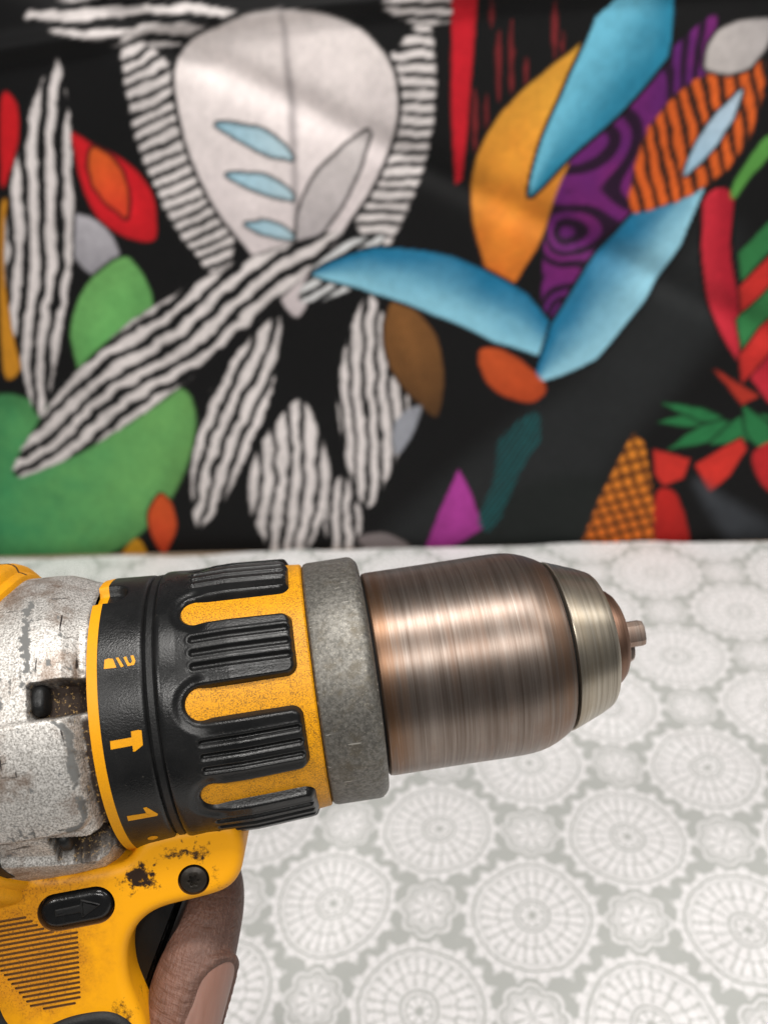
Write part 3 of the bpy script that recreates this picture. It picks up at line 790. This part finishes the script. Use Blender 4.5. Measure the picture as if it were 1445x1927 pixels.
def hs_chip(X, T):
    V, wob, rec1, rec2, pl = hs_parts(X, T)
    n = fbm(X * 0.55, V * 0.55, 41, 5); n2 = fbm(X * 1.3, V * 1.3, 43, 4)
    line = (T > 0) * np.exp(-((X + 60.8 + 1.2 * (fbm(V * 0.18, V * 0, 9) - 0.5) + 0.05 * (V - 22)) / 1.1) ** 2) * sstep(RAD(27), RAD(34), T) * sstep(RAD(68), RAD(58), T)
    c1 = sstep(0.40, 0.47, line * 0.62 + (n2 - 0.47) * 1.5)
    blot = np.exp(-((X + 66) / 5.0) ** 2 - ((T - RAD(19.5)) / RAD(4.0)) ** 2)
    c2 = sstep(0.42, 0.48, blot * 0.60 + (n - 0.47) * 1.3)
    e = sstep(1.4, 0.2, np.abs(pl + 0.55)) * sstep(-60, -54, X)
    c3 = sstep(0.46, 0.52, e * 0.55 + (n - 0.47) * 1.1)
    c4 = sstep(0.64, 0.66, n2 * 0.6 + n * 0.4 + 0.10 * (fbm(X * .1, V * .1, 77) - 0.5))
    return np.clip(np.maximum.reduce([c1, c2, c3, c4]), 0, 1)

housing = surf('gear_housing', np.arange(-92, -49.3, 0.24), np.linspace(-math.pi, math.pi, 781), hs_r, M_silver, drill, 55,
               {'chip': hs_chip, 'dirt': hs_dirt})
housing['label'] = 'scuffed silver cast gear housing with chipped paint'

def dome(name, x, th, r, ax, at, ar, mat, parent):
    v, f = [], []
    nu, nv = 9, 20
    for i in range(nu):
        ph = math.pi / 2 * i / (nu - 1)
        for j in range(nv):
            a = 2 * math.pi * j / nv
            sx = math.copysign(abs(math.cos(a)) ** 0.7, math.cos(a)); sv = math.copysign(abs(math.sin(a)) ** 0.7, math.sin(a))
            cp = math.cos(ph) ** 0.6
            v.append(cylpt(np.float64(x + ax * cp * sx), np.float64(r + ar * math.sin(ph)), np.float64(th + at * cp * sv / r)))
    for i in range(nu - 1):
        for j in range(nv):
            k = (j + 1) % nv
            f.append((i * nv + j, (i + 1) * nv + j, (i + 1) * nv + k, i * nv + k))
    f.append(tuple(range(nv)))
    return mesh_obj(name, np.array(v), f, mat, parent, 60)
dome('rubber_plug', -58.3, RAD(20.6), 26.8, 1.7, 3.0, 3.1, M_rubber, housing)
dome('rubber_plug', -58.6, RAD(-38.6), 26.4, 1.7, 2.6, 4.3, M_rubber, housing)

# --- rear shell --------------------------------------------------
def rear_shell():
    prof = np.array([(-65.9, 30.5), (-65.9, 31.7), (-66.2, 32.4), (-67.2, 33.0), (-67.7, 33.15), (-67.8, 33.3), (-68.1, 34.3), (-68.7, 34.9), (-69.8, 35.35),
                     (-73, 35.6), (-95, 36.0), (-112, 34.5), (-120, 30), (-124, 22), (-125, 10), (-125, 0.1)])
    th = np.linspace(-math.pi, math.pi, 241)
    sh = -9.0 * sstep(RAD(80), RAD(25), np.abs(th))
    X = prof[:, 0][:, None] + sh[None] * sstep(-125, -110, prof[:, 0])[:, None]
    v = cylpt(X, np.repeat(prof[:, 1][:, None], len(th), 1), np.repeat(th[None], len(prof), 0)).reshape(-1, 3)
    o = mesh_obj('rear_shell', v, grid_faces(len(prof), len(th)), m_yellow('yellow_rear_shell', 0.15, 0.6), drill, 30)
    # parting seam along the top
    pr = prof[2:11]; w = 0.45
    vv = []
    for x, r in pr:
        for s in (-1, 1):
            vv.append((x, s * w, r + 0.06))
    for x, r in pr:
        for s in (-1, 1):
            vv.append((x, s * w, r - 1.0))
    n = len(pr); f = grid_faces(n, 2)
    b = 2 * n
    f += [(2 * i, 2 * i + 2, b + 2 * i + 2, b + 2 * i) for i in range(n - 1)] + [(2 * i + 1, b + 2 * i + 1, b + 2 * i + 3, 2 * i + 3) for i in range(n - 1)]
    f += [(0, b, b + 1, 1), (2 * n - 2, 2 * n - 1, b + 2 * n - 1, b + 2 * n - 2)]
    mesh_obj('seam', vv, f, m_plain('seam_grime', (0.045, 0.022, 0.010), 0.8), o, 0)
    return o
rear_shell()

def side_panel():
    xs = np.linspace(-100, -69.8, 40); th = np.linspace(RAD(-50), RAD(-20), 30)
    X, T = np.meshgrid(xs, th, indexing='ij')
    Xs = X - 0.10 * (T - RAD(-50)) / RAD(30) * 24
    v = cylpt(Xs, 31.9 + 0 * X, T).reshape(-1, 3); v2 = cylpt(Xs, 29.0 + 0 * X, T).reshape(-1, 3)
    f = grid_faces(40, 30); n = len(v)
    rim = [i * 30 for i in range(40)] + [39 * 30 + j for j in range(1, 30)] + [i * 30 + 29 for i in range(38, -1, -1)] + [j for j in range(28, 0, -1)]
    f2 = [tuple(i + n for i in g[::-1]) for g in f]
    f3 = [(rim[k], rim[(k + 1) % len(rim)], rim[(k + 1) % len(rim)] + n, rim[k] + n) for k in range(len(rim))]
    mesh_obj('side_panel', np.vstack([v, v2]), f + f2 + f3, M_rubber, drill, 40)
side_panel()

# --- mode ring -----------------------------------------------------
def notch(X, T):
    v = (T - RAD(68)) * 29.0
    d = np.hypot(np.maximum(X + 46.2, 0) * 1.15, v) - 3.5
    return 2.0 * sstep(0.25, -0.9, d)
def ring_r(X, T):
    r = np.interp(X, [-49.6, -47.6, -47.5, -40, -39.4, -39.1], [28.75, 28.9, 28.9, 28.45, 28.3, 27.6])
    return r - notch(X, T)
thf = np.linspace(-math.pi, math.pi, 721)
ring = surf('mode_ring', np.r_[-47.62, np.arange(-47.6, -39.2, 0.25), -39.1, -39.1 + 0.02], thf, lambda X, T: np.where(X > -39.09, 24.0, ring_r(X, T)), M_black, drill, 40)
surf('ring_band', np.r_[-49.62, -49.6, np.arange(-49.5, -47.6, 0.25), -47.6], thf, lambda X, T: np.where(X < -49.61, 26.5, ring_r(X, T) + 0.02), M_band, drill, 40)
# narrow ribbed strip between ring and clutch collar
lathe('ring_spacer', [(-39.3, 25), (-39.3, 27.7), (-38.9, 27.95), (-38.6, 28.25), (-37.5, 28.3), (-37.2, 27.95), (-36.8, 27.6), (-36.8, 25)], m_black('black_worn_strip', 0.5, 0.5, 1.0), drill, 240)

MARKS = {
  'trap': [(-46.29, 28.69), (-46.16, 32.25), (-45.52, 32.65), (-44.62, 32.3), (-43.99, 28.61)],
  'bar': [(-44.11, 32.55), (-43.59, 32.53), (-42.63, 28.79), (-43.14, 28.49)],
  'hook_a': [(-42.69, 32.35), (-42.17, 32.61), (-41.74, 30.11), (-41.93, 28.6)],
  'hook_b': [(-41.93, 28.6), (-41.74, 30.11), (-41.38, 29.46), (-40.72, 28.83)],
  'hook_c': [(-40.72, 28.83), (-41.38, 29.46), (-41.07, 30.32), (-41.36, 32.68), (-40.82, 32.7), (-40.45, 30.32)],
  'haft': [(-46.12, 1.91), (-46.21, -1.19), (-42.2, -1.08), (-42.2, 1.99)],
  'head': [(-42.2, 4.18), (-42.33, -3.37), (-41.95, -3.41), (-40.42, -1.56), (-40.3, 3.95), (-40.91, 4.32)],
  'stem': [(-46.12, -30.59), (-46.19, -33.49), (-40.76, -34.03), (-40.51, -32.98), (-42.54, -31.14)],
  'flag': [(-42.8, -27.99), (-42.54, -31.14), (-40.51, -32.98), (-42.14, -28.01)],
  'dot': [(-43.4 + 1.0 * math.cos(a), -49.9 + 2.0 * math.sin(a)) for a in np.linspace(0, 2 * math.pi, 20, endpoint=False)],
}
def printed_mark(name, polys, parent, mat, lab=None):
    bm = bmesh.new()
    for P in polys:
        vs = [bm.verts.new((p[0], p[1] * 0.5, 0)) for p in P]
        bm.faces.new(vs)
    bmesh.ops.triangulate(bm, faces=bm.faces[:])
    bmesh.ops.subdivide_edges(bm, edges=bm.edges[:], cuts=3, use_grid_fill=True)
    bmesh.ops.triangulate(bm, faces=bm.faces[:])
    top = {}
    for v in bm.verts:
        x, th = v.co.x, RAD(v.co.y / 0.5)
        r = float(ring_r(np.array(x), np.array(th))) + 0.05
        v.co = Vector((x, -r * math.cos(th), r * math.sin(th))) * MM
    bmesh.ops.recalc_face_normals(bm, faces=bm.faces)
    me = bpy.data.meshes.new(name); bm.to_mesh(me); bm.free()
    o = finish(name, me, mat, parent, 60)
    if lab: o['label'] = lab
printed_mark('drill_bit_symbol', [MARKS[q] for q in ('trap', 'bar', 'hook_a', 'hook_b', 'hook_c')], ring, M_band, 'small yellow drill bit symbol')
printed_mark('hammer_symbol', [MARKS['haft'], MARKS['head']], ring, M_band, 'yellow hammer symbol')
printed_mark('numeral', [MARKS['stem'], MARKS['flag']], ring, M_band, 'yellow numeral 1')
printed_mark('dot_symbol', [MARKS['dot']], ring, M_band, 'yellow dot')

# --- clutch collar -------------------------------------------------
R0x, R0r = [-37, -31, -20, -10, -7.6], [27.5, 27.4, 27.0, 26.55, 26.3]
lathe('clutch_sleeve', [(-36, 24)] + [(x, float(np.interp(x, R0x, R0r))) for x in np.linspace(-36, -8.0, 12)] + [(-7.7, 26.05), (-7.6, 25.7), (-7.6, 22)], M_sleeve, drill, 240)
collar = bpy.data.objects.new('clutch_grip', None); COL.objects.link(collar); collar.parent = drill
def clutch_r(X, T):
    R0 = np.interp(X, R0x, R0r)
    per = RAD(40); off = RAD(10)
    fT = (T - off + per / 2) % per - per / 2           # angle from the nearest yellow finger
    v = fT * R0
    sf = np.hypot(np.maximum(-28.9 - X, 0), v) - 2.35
    sb = -9.9 - X
    a, b = 2.6 - sf, 2.6 - sb
    s = np.where((a > 0) & (b > 0), 2.6 - np.hypot(a, b), np.minimum(sf, sb))
    full = np.interp(X, [-37, -36.6, -36, -33, -23, -13, -9], [0.9, 1.15, 1.25, 1.15, 1.75, 1.6, 1.5])
    h = -0.55 + (full + 0.55) * sstep(-0.15, 1.5, s)
    h = h - 0.5 * sstep(3.4, 1.6, s) * sstep(-26.5, -30, X)       # shallow scoop round the finger tips
    # three finger grooves down the middle of every pad
    pT = (T - off) % per - per / 2
    w = pT * R0
    for c in (-2.62, 0.0, 2.62):
        d = boxsd(X, w - c, -30.2, -11.3, -0.42, 0.42, 0.42)
        h = h - 0.75 * sstep(0.38, -0.30, d) + 0.10 * np.exp(-((d - 0.55) / 0.3) ** 2)
    return np.where(X < -36.95, 24.5, np.where(X > -9.2, np.minimum(R0 + h, R0 - 0.4), R0 + h))
xs = np.r_[-37.0, -36.94, np.arange(-36.9, -8.9, 0.20)]
for i in range(9):
    t0 = RAD(10 + 40 * i)                                # one pad between two yellow fingers
    ths = np.linspace(t0, t0 + RAD(40), 121)
    surf('grip_pad', xs, ths, clutch_r, M_pad, collar, 60)

# --- metal collar and chuck ---------------------------------------
lathe('metal_collar', [(-7.45, 22), (-7.45, 25.7), (-7.1, 26.15), (-6.4, 26.4), (2.6, 26.5), (3.3, 26.35), (3.9, 25.9), (4.5, 25.2), (4.65, 24.8), (4.65, 20)], M_collar, drill, 240, 30)
lathe('spindle_gap', [(3.0, 20.6), (6.2, 20.6)], M_gap_shade, drill, 96, close=False)  # black ring standing in for the shadow line between collar and chuck
lathe('chuck_sleeve', [(5.3, 17), (5.3, 21.9), (5.6, 22.25), (6.4, 22.4), (14, 22.42), (24, 22.5), (32, 22.6), (35, 22.58), (37, 22.48), (38.8, 22.25), (40.5, 21.85),
                       (42.2, 21.25), (42.35, 21.17), (42.5, 21.12), (44.3, 20.25), (45.4, 19.6), (45.8, 19.1), (45.85, 18.6), (45.85, 14)], M_chuck, drill, 240, 18)
lathe('nose_gap', [(45.6, 17.4), (46.9, 17.4)], M_gap_shade, drill, 96, close=False)  # black ring, shade of the gap behind the nose put into its colour
lathe('chuck_nose', [(46.55, 14), (46.55, 18.8), (46.65, 19.0), (46.85, 19.1), (47.1, 19.05), (50.6, 17.80), (50.8, 17.70), (51.0, 17.62), (53.6, 16.65), (53.8, 16.55), (54.0, 16.47), (55.7, 15.7),
                     (56.3, 15.35), (56.8, 14.8), (57.1, 14.1), (57.25, 13.2), (57.25, 9)], M_nose, drill, 240, 30)
lathe('nose_insert', [(56.5, 11.4), (58.4, 11.15), (59.8, 10.6), (60.8, 9.7), (61.5, 8.5), (61.9, 7.0), (62.0, 5.6), (61.7, 5.4), (58.0, 5.2), (57.6, 0.05)], M_insert, drill, 160, 30)
def jaw(th, x1, r_out, w):
    # stepped wedge: wide body, bevelled working edge towards the axis
    sec = [(-w * 0.48, r_out - 0.9), (-w * 0.30, r_out - 0.15), (0.0, r_out), (w * 0.30, r_out - 0.15), (w * 0.48, r_out - 0.9), (w / 2, r_out - 2.2), (w * 0.22, 0.9), (-w * 0.22, 0.9), (-w / 2, r_out - 2.2)]
    v = []
    for x, dr, sh in ((57.6, 0.3, 1.0), (x1 - 1.0, 0.0, 1.0), (x1 - 0.3, -0.25, 0.93), (x1, -0.8, 0.78)):
        for t, r in sec:
            r2 = r + (dr if r > 2 else 0.0); t2 = t * sh
            c, s = math.cos(th), math.sin(th)
            v.append((x, -r2 * c + t2 * s, r2 * s + t2 * c))
    n = len(sec); f = []
    for i in range(3):
        for j in range(n):
            k = (j + 1) % n
            f.append((i * n + j, i * n + k, (i + 1) * n + k, (i + 1) * n + j))
    f += [tuple(range(n)), tuple(range(4 * n - 1, 3 * n - 1, -1))]
    mesh_obj('jaw', v, f, M_jaw, drill, 25)
for th, x1, w in ((9, 66.6, 5.8), (-104, 65.3, 3.2), (122, 64.0, 3.4)):
    jaw(RAD(th), x1, 5.6 if w > 5 else 6.7, w)

# --- handle shell ---------------------------------------------------
def m_handle():
    k = Mat('yellow_handle_shell')
    n1 = k.noise(60, 5, 0.6); n2 = k.noise(2300, 2, 0.6); n3 = k.noise(420, 4, 0.7); n5 = k.noise(900, 4, 0.75)
    x, y, z = k.xyz()
    c = k.mix(n1, (YEL[0] * 0.94, YEL[1] * 0.90, YEL[2]), YEL)
    wx = (k.noise(330, 4, 0.65) - 0.5) * 0.011; wz = (k.noise(290, 4, 0.65, k.vec(z, x, y)) - 0.5) * 0.011
    def blob(cx, cz, rx, rz):
        dx = (x + wx - cx * MM) / (rx * MM); dz = (z + wz - cz * MM) / (rz * MM)
        return 1.0 - ess(0.0, 1.0, E.op('SQRT', dx * dx + dz * dz))
    # brown film over the thumb ribs and round the switch
    film = emax(blob(-70, -42, 20, 22), emax(blob(-62, -34, 13, 9) * 0.75, blob(-66, -29, 22, 4.5) * 0.7))
    c = k.mix(ess(0.30, 0.95, film * 0.75 + n3 * 0.55) * 0.85, c, (0.42, 0.155, 0.006))
    c = k.mix(ess(0.50, 0.64, n2) * ess(0.25, 0.7, film) * 0.55, c, (0.12, 0.05, 0.008))
    # black grease spots
    gr = emax(blob(-47.0, -29.6, 4.2, 5.2) * 1.25, emax(blob(-38.0, -26.5, 11, 3.6) * 0.85, emax(blob(-51, -30.5, 4, 2.5) * 0.6, emax(blob(-55, -57, 7, 5) * 0.62, blob(-33, -33, 3, 6) * 0.45))))
    c = k.mix(ess(0.58, 0.86, gr * 0.52 + n5 * 0.80), c, (0.022, 0.010, 0.005))
    c = k.mix(ess(0.675, 0.70, n5) * ess(0.54, 0.62, k.noise(130, 2, 0.5)), c, (0.07, 0.03, 0.01))
    k.set(Base_Color=c, Roughness=0.42 + n3 * 0.15, Specular_IOR_Level=0.32)
    k.bump(n2 * 0.6 + n3 * 0.6, 0.22, 0.00012)
    return k.m
M_shell = m_handle()
M_groove = m_plain('grime_in_grooves', (0.16, 0.065, 0.012), 0.8)

H_OUT = [(-97, -18), (-76, -22.4), (-71.6, -22.6), (-70.0, -23.2), (-68.4, -25.4), (-66.2, -26.8), (-58.1, -27.2), (-50.5, -27.0), (-48.8, -26.2), (-47.4, -24.4), (-45.4, -22.6), (-40, -21.8), (-30, -21.6),
         (-27.4, -22.8), (-26.4, -26.0), (-26.8, -30.2), (-28.4, -34.0), (-31.4, -36.1), (-36.0, -36.8), (-40.5, -37.1), (-44.8, -37.6), (-48.4, -39.1), (-51.0, -41.9), (-52.5, -45.7), (-52.8, -51.0),
         (-51.8, -55.8), (-50.8, -60.0), (-50.6, -66), (-52.5, -84), (-56, -104), (-57, -116), (-98, -116), (-98, -104), (-93, -80), (-90, -60), (-91, -44), (-97, -30)]
handle = plate('handle_shell', smooth_loop(H_OUT, 6), -16.5, 16.5, 2.3, M_shell, drill, 0.9, 3)
cuts = []
for k in range(5):
    xr = [-70.3, -69.2, -68.3, -67.2, -65.4][k]; z = -34.2 - 0.95 * k
    cuts.append((stadium((xr - 82) / 2, z, xr + 82, 0.52, 0.0), -18, -15.85))
for k in range(15):
    xr = -60.9 - 0.10 * k - (1.0 if k == 14 else 0); xl = -80.0 if k < 4 else np.interp(k, [4, 13, 14], [-77.4, -72.2, -69.8]); z = -38.95 - 1.0 * k
    cuts.append((stadium((xr + xl) / 2, z, xr - xl, 0.55, 0.0), -18, -15.85))
def cut_with(obj, cutters, mat):
    V, Fc = [], []
    for ol, y0, y1 in cutters:
        v, f = prism_verts(ol, y0, y1); b = len(V)
        V += v; Fc += [tuple(i + b for i in g) for g in f]
    me = bpy.data.meshes.new('cutter'); me.from_pydata((np.array(V) * MM).tolist(), [], Fc)
    bm = bmesh.new(); bm.from_mesh(me); bmesh.ops.recalc_face_normals(bm, faces=bm.faces); bm.to_mesh(me); bm.free()
    me.materials.append(mat)
    c = bpy.data.objects.new('cutter', me); COL.objects.link(c)
    bm = bmesh.new(); bm.from_mesh(obj.data); bmesh.ops.recalc_face_normals(bm, faces=bm.faces); bm.to_mesh(obj.data); bm.free()
    obj.parent = None
    m = obj.modifiers.new('cut', 'BOOLEAN'); m.operation = 'DIFFERENCE'; m.solver = 'EXACT'; m.object = c; m.material_mode = 'TRANSFER'
    dg = bpy.context.evaluated_depsgraph_get(); dg.update()
    new = bpy.data.meshes.new_from_object(obj.evaluated_get(dg))
    obj.modifiers.clear(); obj.data = new
    obj.parent = drill
    bpy.data.objects.remove(c, do_unlink=True)
    new.set_sharp_from_angle(angle=math.radians(40))
cut_with(handle, cuts, M_groove)
cut_with(handle, [(stadium(-60.6, -34.25, 15.2, 7.6, 0.02, 16), -18, -13.2), (stadium(-37.1, -32.45, 6.3, 6.299, 0, 16), -18, -14.2)], M_groove)

# forward/reverse button with its arrow
btn = plate('direction_button', stadium(-60.6, -34.25, 14.3, 6.7, 0.02, 16), -16.9, -12.0, 1.5, m_black('black_button', 0.30, 0.25, 0.25), handle, 0.5, 1, False)
ar = [(-64.6, -34.9), (-59.6, -34.8), (-59.6, -36.0), (-55.6, -33.9), (-59.4, -32.2), (-59.5, -33.3), (-64.6, -33.5)]
plate('arrow_symbol', ar, -17.15, -16.6, 0.12, m_black('black_arrow', 0.55, 0.5, 0.3), btn, 0.3, 0, False, 2)
# screw: domed head with a star socket
def screw():
    n, v, f = 48, [], []
    prof = [(0.0, -14.0), (2.75, -14.0), (2.85, -15.8), (2.6, -16.5), (1.9, -16.85), (1.35, -16.95)]
    for r, y in prof[1:]:
        for j in range(n):
            a = 2 * math.pi * j / n
            v.append((-37.1 + r * math.cos(a), y, -32.45 + r * math.sin(a)))
    for r0, y in ((1.2, -16.85), (1.1, -15.9)):
        for j in range(n):
            a = 2 * math.pi * j / n
            r = r0 * (0.82 + 0.18 * math.cos(6 * a))
            v.append((-37.1 + r * math.cos(a), y, -32.45 + r * math.sin(a)))
    for i in range(6):
        for j in range(n):
            k = (j + 1) % n
            f.append((i * n + j, i * n + k, (i + 1) * n + k, (i + 1) * n + j))
    f += [tuple(range(n)), tuple(range(7 * n - 1, 6 * n - 1, -1))]
    mesh_obj('screw', v, f, m_plain('greasy_screw', (0.020, 0.016, 0.012), 0.42, 0.4, 0.8, 500, 0.5), handle, 40)
screw()

plate('trigger', smooth_loop([(-60, -37.0), (-40, -36.6), (-40.5, -40), (-43.5, -46), (-47.0, -52), (-50.0, -58), (-51.2, -64), (-54, -69), (-60, -70)], 5), -7.5, 7.5, 2.0, m_black('black_trigger', 0.45, 0.2, 0.3), drill, 0.7, 2)
GR = [(-79.2, -46), (-78.0, -50.2), (-77.0, -54.2), (-74.4, -56.9), (-70.2, -56.6), (-64.9, -55.3), (-58.2, -55.4), (-54.7, -57.1), (-52.4, -60.2), (-51.2, -65), (-52.0, -84), (-55.5, -104), (-56.5, -113), (-98.5, -113),
      (-98.5, -104), (-94, -80), (-91, -62), (-91, -48), (-86, -42)]
plate('rubber_grip', smooth_loop(GR, 5), -17.5, 17.5, 1.6, m_black('grey_worn_rubber', 0.62, 0.5, 0.9), drill, 0.9, 3)
plate('battery_foot', smooth_loop([(-118, -116), (-46, -114), (-42, -118), (-42, -128), (-46, -132), (-118, -132), (-122, -128), (-122, -120)], 4), -30, 30, 3, M_band, drill, 1.5, 1)
plate('battery_pack', smooth_loop([(-120, -132.5), (-44, -132.5), (-40, -137), (-40, -158), (-44, -163), (-120, -163), (-124, -158), (-124, -137)], 4), -36, 36, 4, M_rubber, drill, 1.5, 1)

# ------------------------------------------------------------------ the hand
def tube(path, rad, n=28, sub=6, flat=None):
    P = smooth_loop(path, sub, False); Rr = np.interp(np.linspace(0, len(path) - 1, len(P)), range(len(path)), rad)
    tn = np.gradient(P, axis=0); tn /= np.linalg.norm(tn, axis=1)[:, None]
    a = np.cross(tn[0], [0, 0, 1.0]); a /= np.linalg.norm(a)
    rows = []
    def rowat(c, t, a, r):
        b = np.cross(t, a)
        ang = np.linspace(0, 2 * np.pi, n, endpoint=False)
        return c + r * (np.cos(ang)[:, None] * a + np.sin(ang)[:, None] * b)
    for k in range(5, 0, -1):
        q = math.pi / 2 * k / 5.2
        rows.append(rowat(P[0] - tn[0] * Rr[0] * math.sin(q), tn[0], a, Rr[0] * math.cos(q)))
    for i in range(len(P)):
        a = a - tn[i] * (a @ tn[i]); a /= np.linalg.norm(a)
        rows.append(rowat(P[i], tn[i], a, Rr[i]))
    for k in range(1, 6):
        q = math.pi / 2 * k / 5.2
        rows.append(rowat(P[-1] + tn[-1] * Rr[-1] * math.sin(q), tn[-1], a, Rr[-1] * math.cos(q)))
    v = np.vstack(rows); f = [g[::-1] for g in grid_faces(len(rows), n, True)]
    f.append(tuple(range(n))); m = (len(rows) - 1) * n
    f.append(tuple(range(m + n - 1, m - 1, -1)))
    return v, f

NA, NB = np.array([-40.4, -2.8, -53.2]), np.array([-46.9, -8.4, -68.0])   # finger-end axis under the nail
NT = (NB - NA) / np.linalg.norm(NB - NA)
ND = np.array([math.sin(RAD(50)), -math.cos(RAD(50)), 0.0]); ND = ND - NT * (ND @ NT); ND /= np.linalg.norm(ND)
NS = np.cross(NT, ND)
def nail_pt(s, ang, r):
    c = NA + NT * s
    return c + r * (ND * math.cos(ang) + NS * math.sin(ang))
def nail_half(s):
    return RAD(42) * max(0.0, 1 - (1 - min(s, 8.0) / 8.0) ** 2) ** 0.62

def hand():
    parts = [
        ([(-88, 24, -54), (-70, 28.5, -48), (-53, 27, -44), (-43.0, 18, -44.5), (-39.2, 7, -46), (-40.6, -2, -52.5), (-43.5, -6, -60), (-46.5, -8.2, -67), (-48.3, -9.2, -72)],
         [11, 10, 9.3, 8.7, 8.5, 8.35, 8.2, 7.7, 6.4]),
        ([(-90, 28, -76), (-70, 29, -80), (-57, 26, -86), (-53, 9, -92), (-54, -13, -97), (-62, -24, -99)], [11, 10, 9.5, 9, 8.5, 7]),
        ([(-92, 27, -93), (-73, 29, -96), (-60, 26, -101), (-55, 9, -107), (-57, -13, -111), (-65, -24, -113)], [10.5, 9.7, 9.2, 8.7, 8.2, 6.8]),
        ([(-96, 25, -107), (-78, 28, -109), (-60, 25, -110), (-50, 9, -111), (-54, -10, -112), (-64, -21, -112)], [9.5, 8.6, 8, 7.6, 7.1, 6]),
        ([(-130, 6, -84), (-116, -8, -68), (-104, -20, -56), (-95, -26, -50), (-88, -27, -49)], [15, 13, 11, 10, 8]),
        ([(-88, 24, -54), (-106, 18, -66), (-136, 6, -90), (-175, 2, -104), (-235, -2, -122)], [11, 15, 20, 25, 32]),
        ([(-90, 28, -76), (-110, 20, -82), (-138, 8, -94)], [11, 17, 20]),
        ([(-92, 27, -93), (-112, 18, -96), (-138, 8, -98)], [10.5, 16, 20]),
        ([(-96, 25, -107), (-114, 16, -106), (-138, 8, -102)], [9.5, 14, 19]),
        ([(-104, 4, -70), (-112, 2, -88), (-116, 6, -104)], [13, 15, 13]),
    ]
    V, Fc, n = [], [], 0
    for path, rad in parts:
        v, f = tube(path, rad); V.append(v); Fc += [tuple(i + n for i in g) for g in f]; n += len(v)
    # skin folds beside and behind the nail
    for side in (-1, 1):
        path = [tuple(nail_pt(s, side * (nail_half(s) + RAD(4)), 8.65)) for s in (0.5, 1.2, 2.5, 4.5, 8, 12, 16)]
        v, f = tube(path, [0.8, 0.8, 0.8, 0.8, 0.8, 0.75, 0.6], 14, 5); V.append(v); Fc += [tuple(i + n for i in g) for g in f]; n += len(v)
    path = [tuple(nail_pt(s, a, 8.7)) for s, a in ((1.2, RAD(-30)), (0.0, RAD(-16)), (-0.5, 0), (0.0, RAD(16)), (1.2, RAD(30)))]
    v, f = tube(path, [0.9, 1.0, 1.0, 1.0, 0.9], 14, 5); V.append(v); Fc += [tuple(i + n for i in g) for g in f]; n += len(v)
    me = bpy.data.meshes.new('hand'); me.from_pydata((np.vstack(V) * MM).tolist(), [], Fc)
    o = bpy.data.objects.new('hand', me); COL.objects.link(o)
    r = o.modifiers.new('r', 'REMESH'); r.mode = 'VOXEL'; r.voxel_size = 0.00065; r.use_smooth_shade = True
    sm = o.modifiers.new('s', 'SMOOTH'); sm.factor = 0.5; sm.iterations = 5
    dg = bpy.context.evaluated_depsgraph_get(); dg.update()
    new = bpy.data.meshes.new_from_object(o.evaluated_get(dg))
    o.modifiers.clear(); o.data = new
    new.polygons.foreach_set('use_smooth', [True] * len(new.polygons))
    k = Mat('skin')
    x, y, z = k.xyz()
    n1 = k.noise(140, 4, 0.6); n2 = k.noise(700, 3, 0.6)
    # fine creases run down the finger
    ax = x * 0.93 - z * 0.37; al = x * 0.37 + z * 0.93
    cre = k.noise(1.0, 3, 0.6, k.vec(ax * 1900.0 + n1 * 2.5, y * 1300.0, al * 260.0))
    cro = k.noise(1.0, 2, 0.6, k.vec(ax * 160.0, y * 160.0, al * 900.0))
    tone = k.mix(ess(0.3, 0.7, n1), (0.110, 0.050, 0.033), (0.180, 0.086, 0.060))
    tone = k.mix(ess(-0.050, -0.032, x + z * 0.15 + 0.007) * 0.7, tone, (0.060, 0.030, 0.022))     # darker knuckle skin, partly shade painted into the tone
    tone = k.mix(ess(0.45, 0.75, cre) * 0.22, tone, (0.30, 0.17, 0.125))
    tone = k.mix(ess(0.60, 0.70, n2) * 0.35, tone, (0.10, 0.05, 0.035))
    k.set(Base_Color=tone, Roughness=0.58, Subsurface_Weight=0.08, Subsurface_Scale=0.002, Subsurface_Radius=(1.0, 0.35, 0.2))
    k.bump(cre * 1.0 + cro * 1.1 + n2 * 0.5, 0.8, 0.0005)
    new.materials.clear(); new.materials.append(k.m)
    o.matrix_world = DM
    tag(o, "person's brown left hand gripping the drill, forefinger curled round the trigger", 'hand')
    # nail plate
    S = np.linspace(0.15, 18, 40); V, Fc = [], []
    na = 17
    for lay, rr in ((0, 8.95), (1, 8.1)):
        for s in S:
            h = nail_half(s) + RAD(1.5)
            for j in range(na):
                a = -h + 2 * h * j / (na - 1)
                flat = rr - 0.50 * (a / RAD(42)) ** 2 + 0.10
                V.append(nail_pt(s, a, flat))
    m = len(S) * na
    f = grid_faces(len(S), na); Fc = f + [tuple(i + m for i in g[::-1]) for g in f]
    rim = [i * na for i in range(len(S))] + [(len(S) - 1) * na + j for j in range(1, na)] + [i * na + na - 1 for i in range(len(S) - 2, -1, -1)] + [j for j in range(na - 2, 0, -1)]
    Fc += [(rim[q], rim[(q + 1) % len(rim)], rim[(q + 1) % len(rim)] + m, rim[q] + m) for q in range(len(rim))]
    kn = Mat('nail')
    x, y, z = kn.xyz()
    st = kn.noise(1.0, 2, 0.5, kn.vec((x * 0.93 - z * 0.37) * 900.0, y * 500.0, (x * 0.37 + z * 0.93) * 40.0))
    kn.set(Base_Color=kn.mix(st, (0.19, 0.095, 0.070), (0.28, 0.155, 0.12)), Roughness=0.38, Subsurface_Weight=0.1, Subsurface_Scale=0.001)
    kn.bump(st, 0.2, 0.0002)
    mesh_obj('nail', np.array(V), Fc, kn.m, o, 60)
hand()
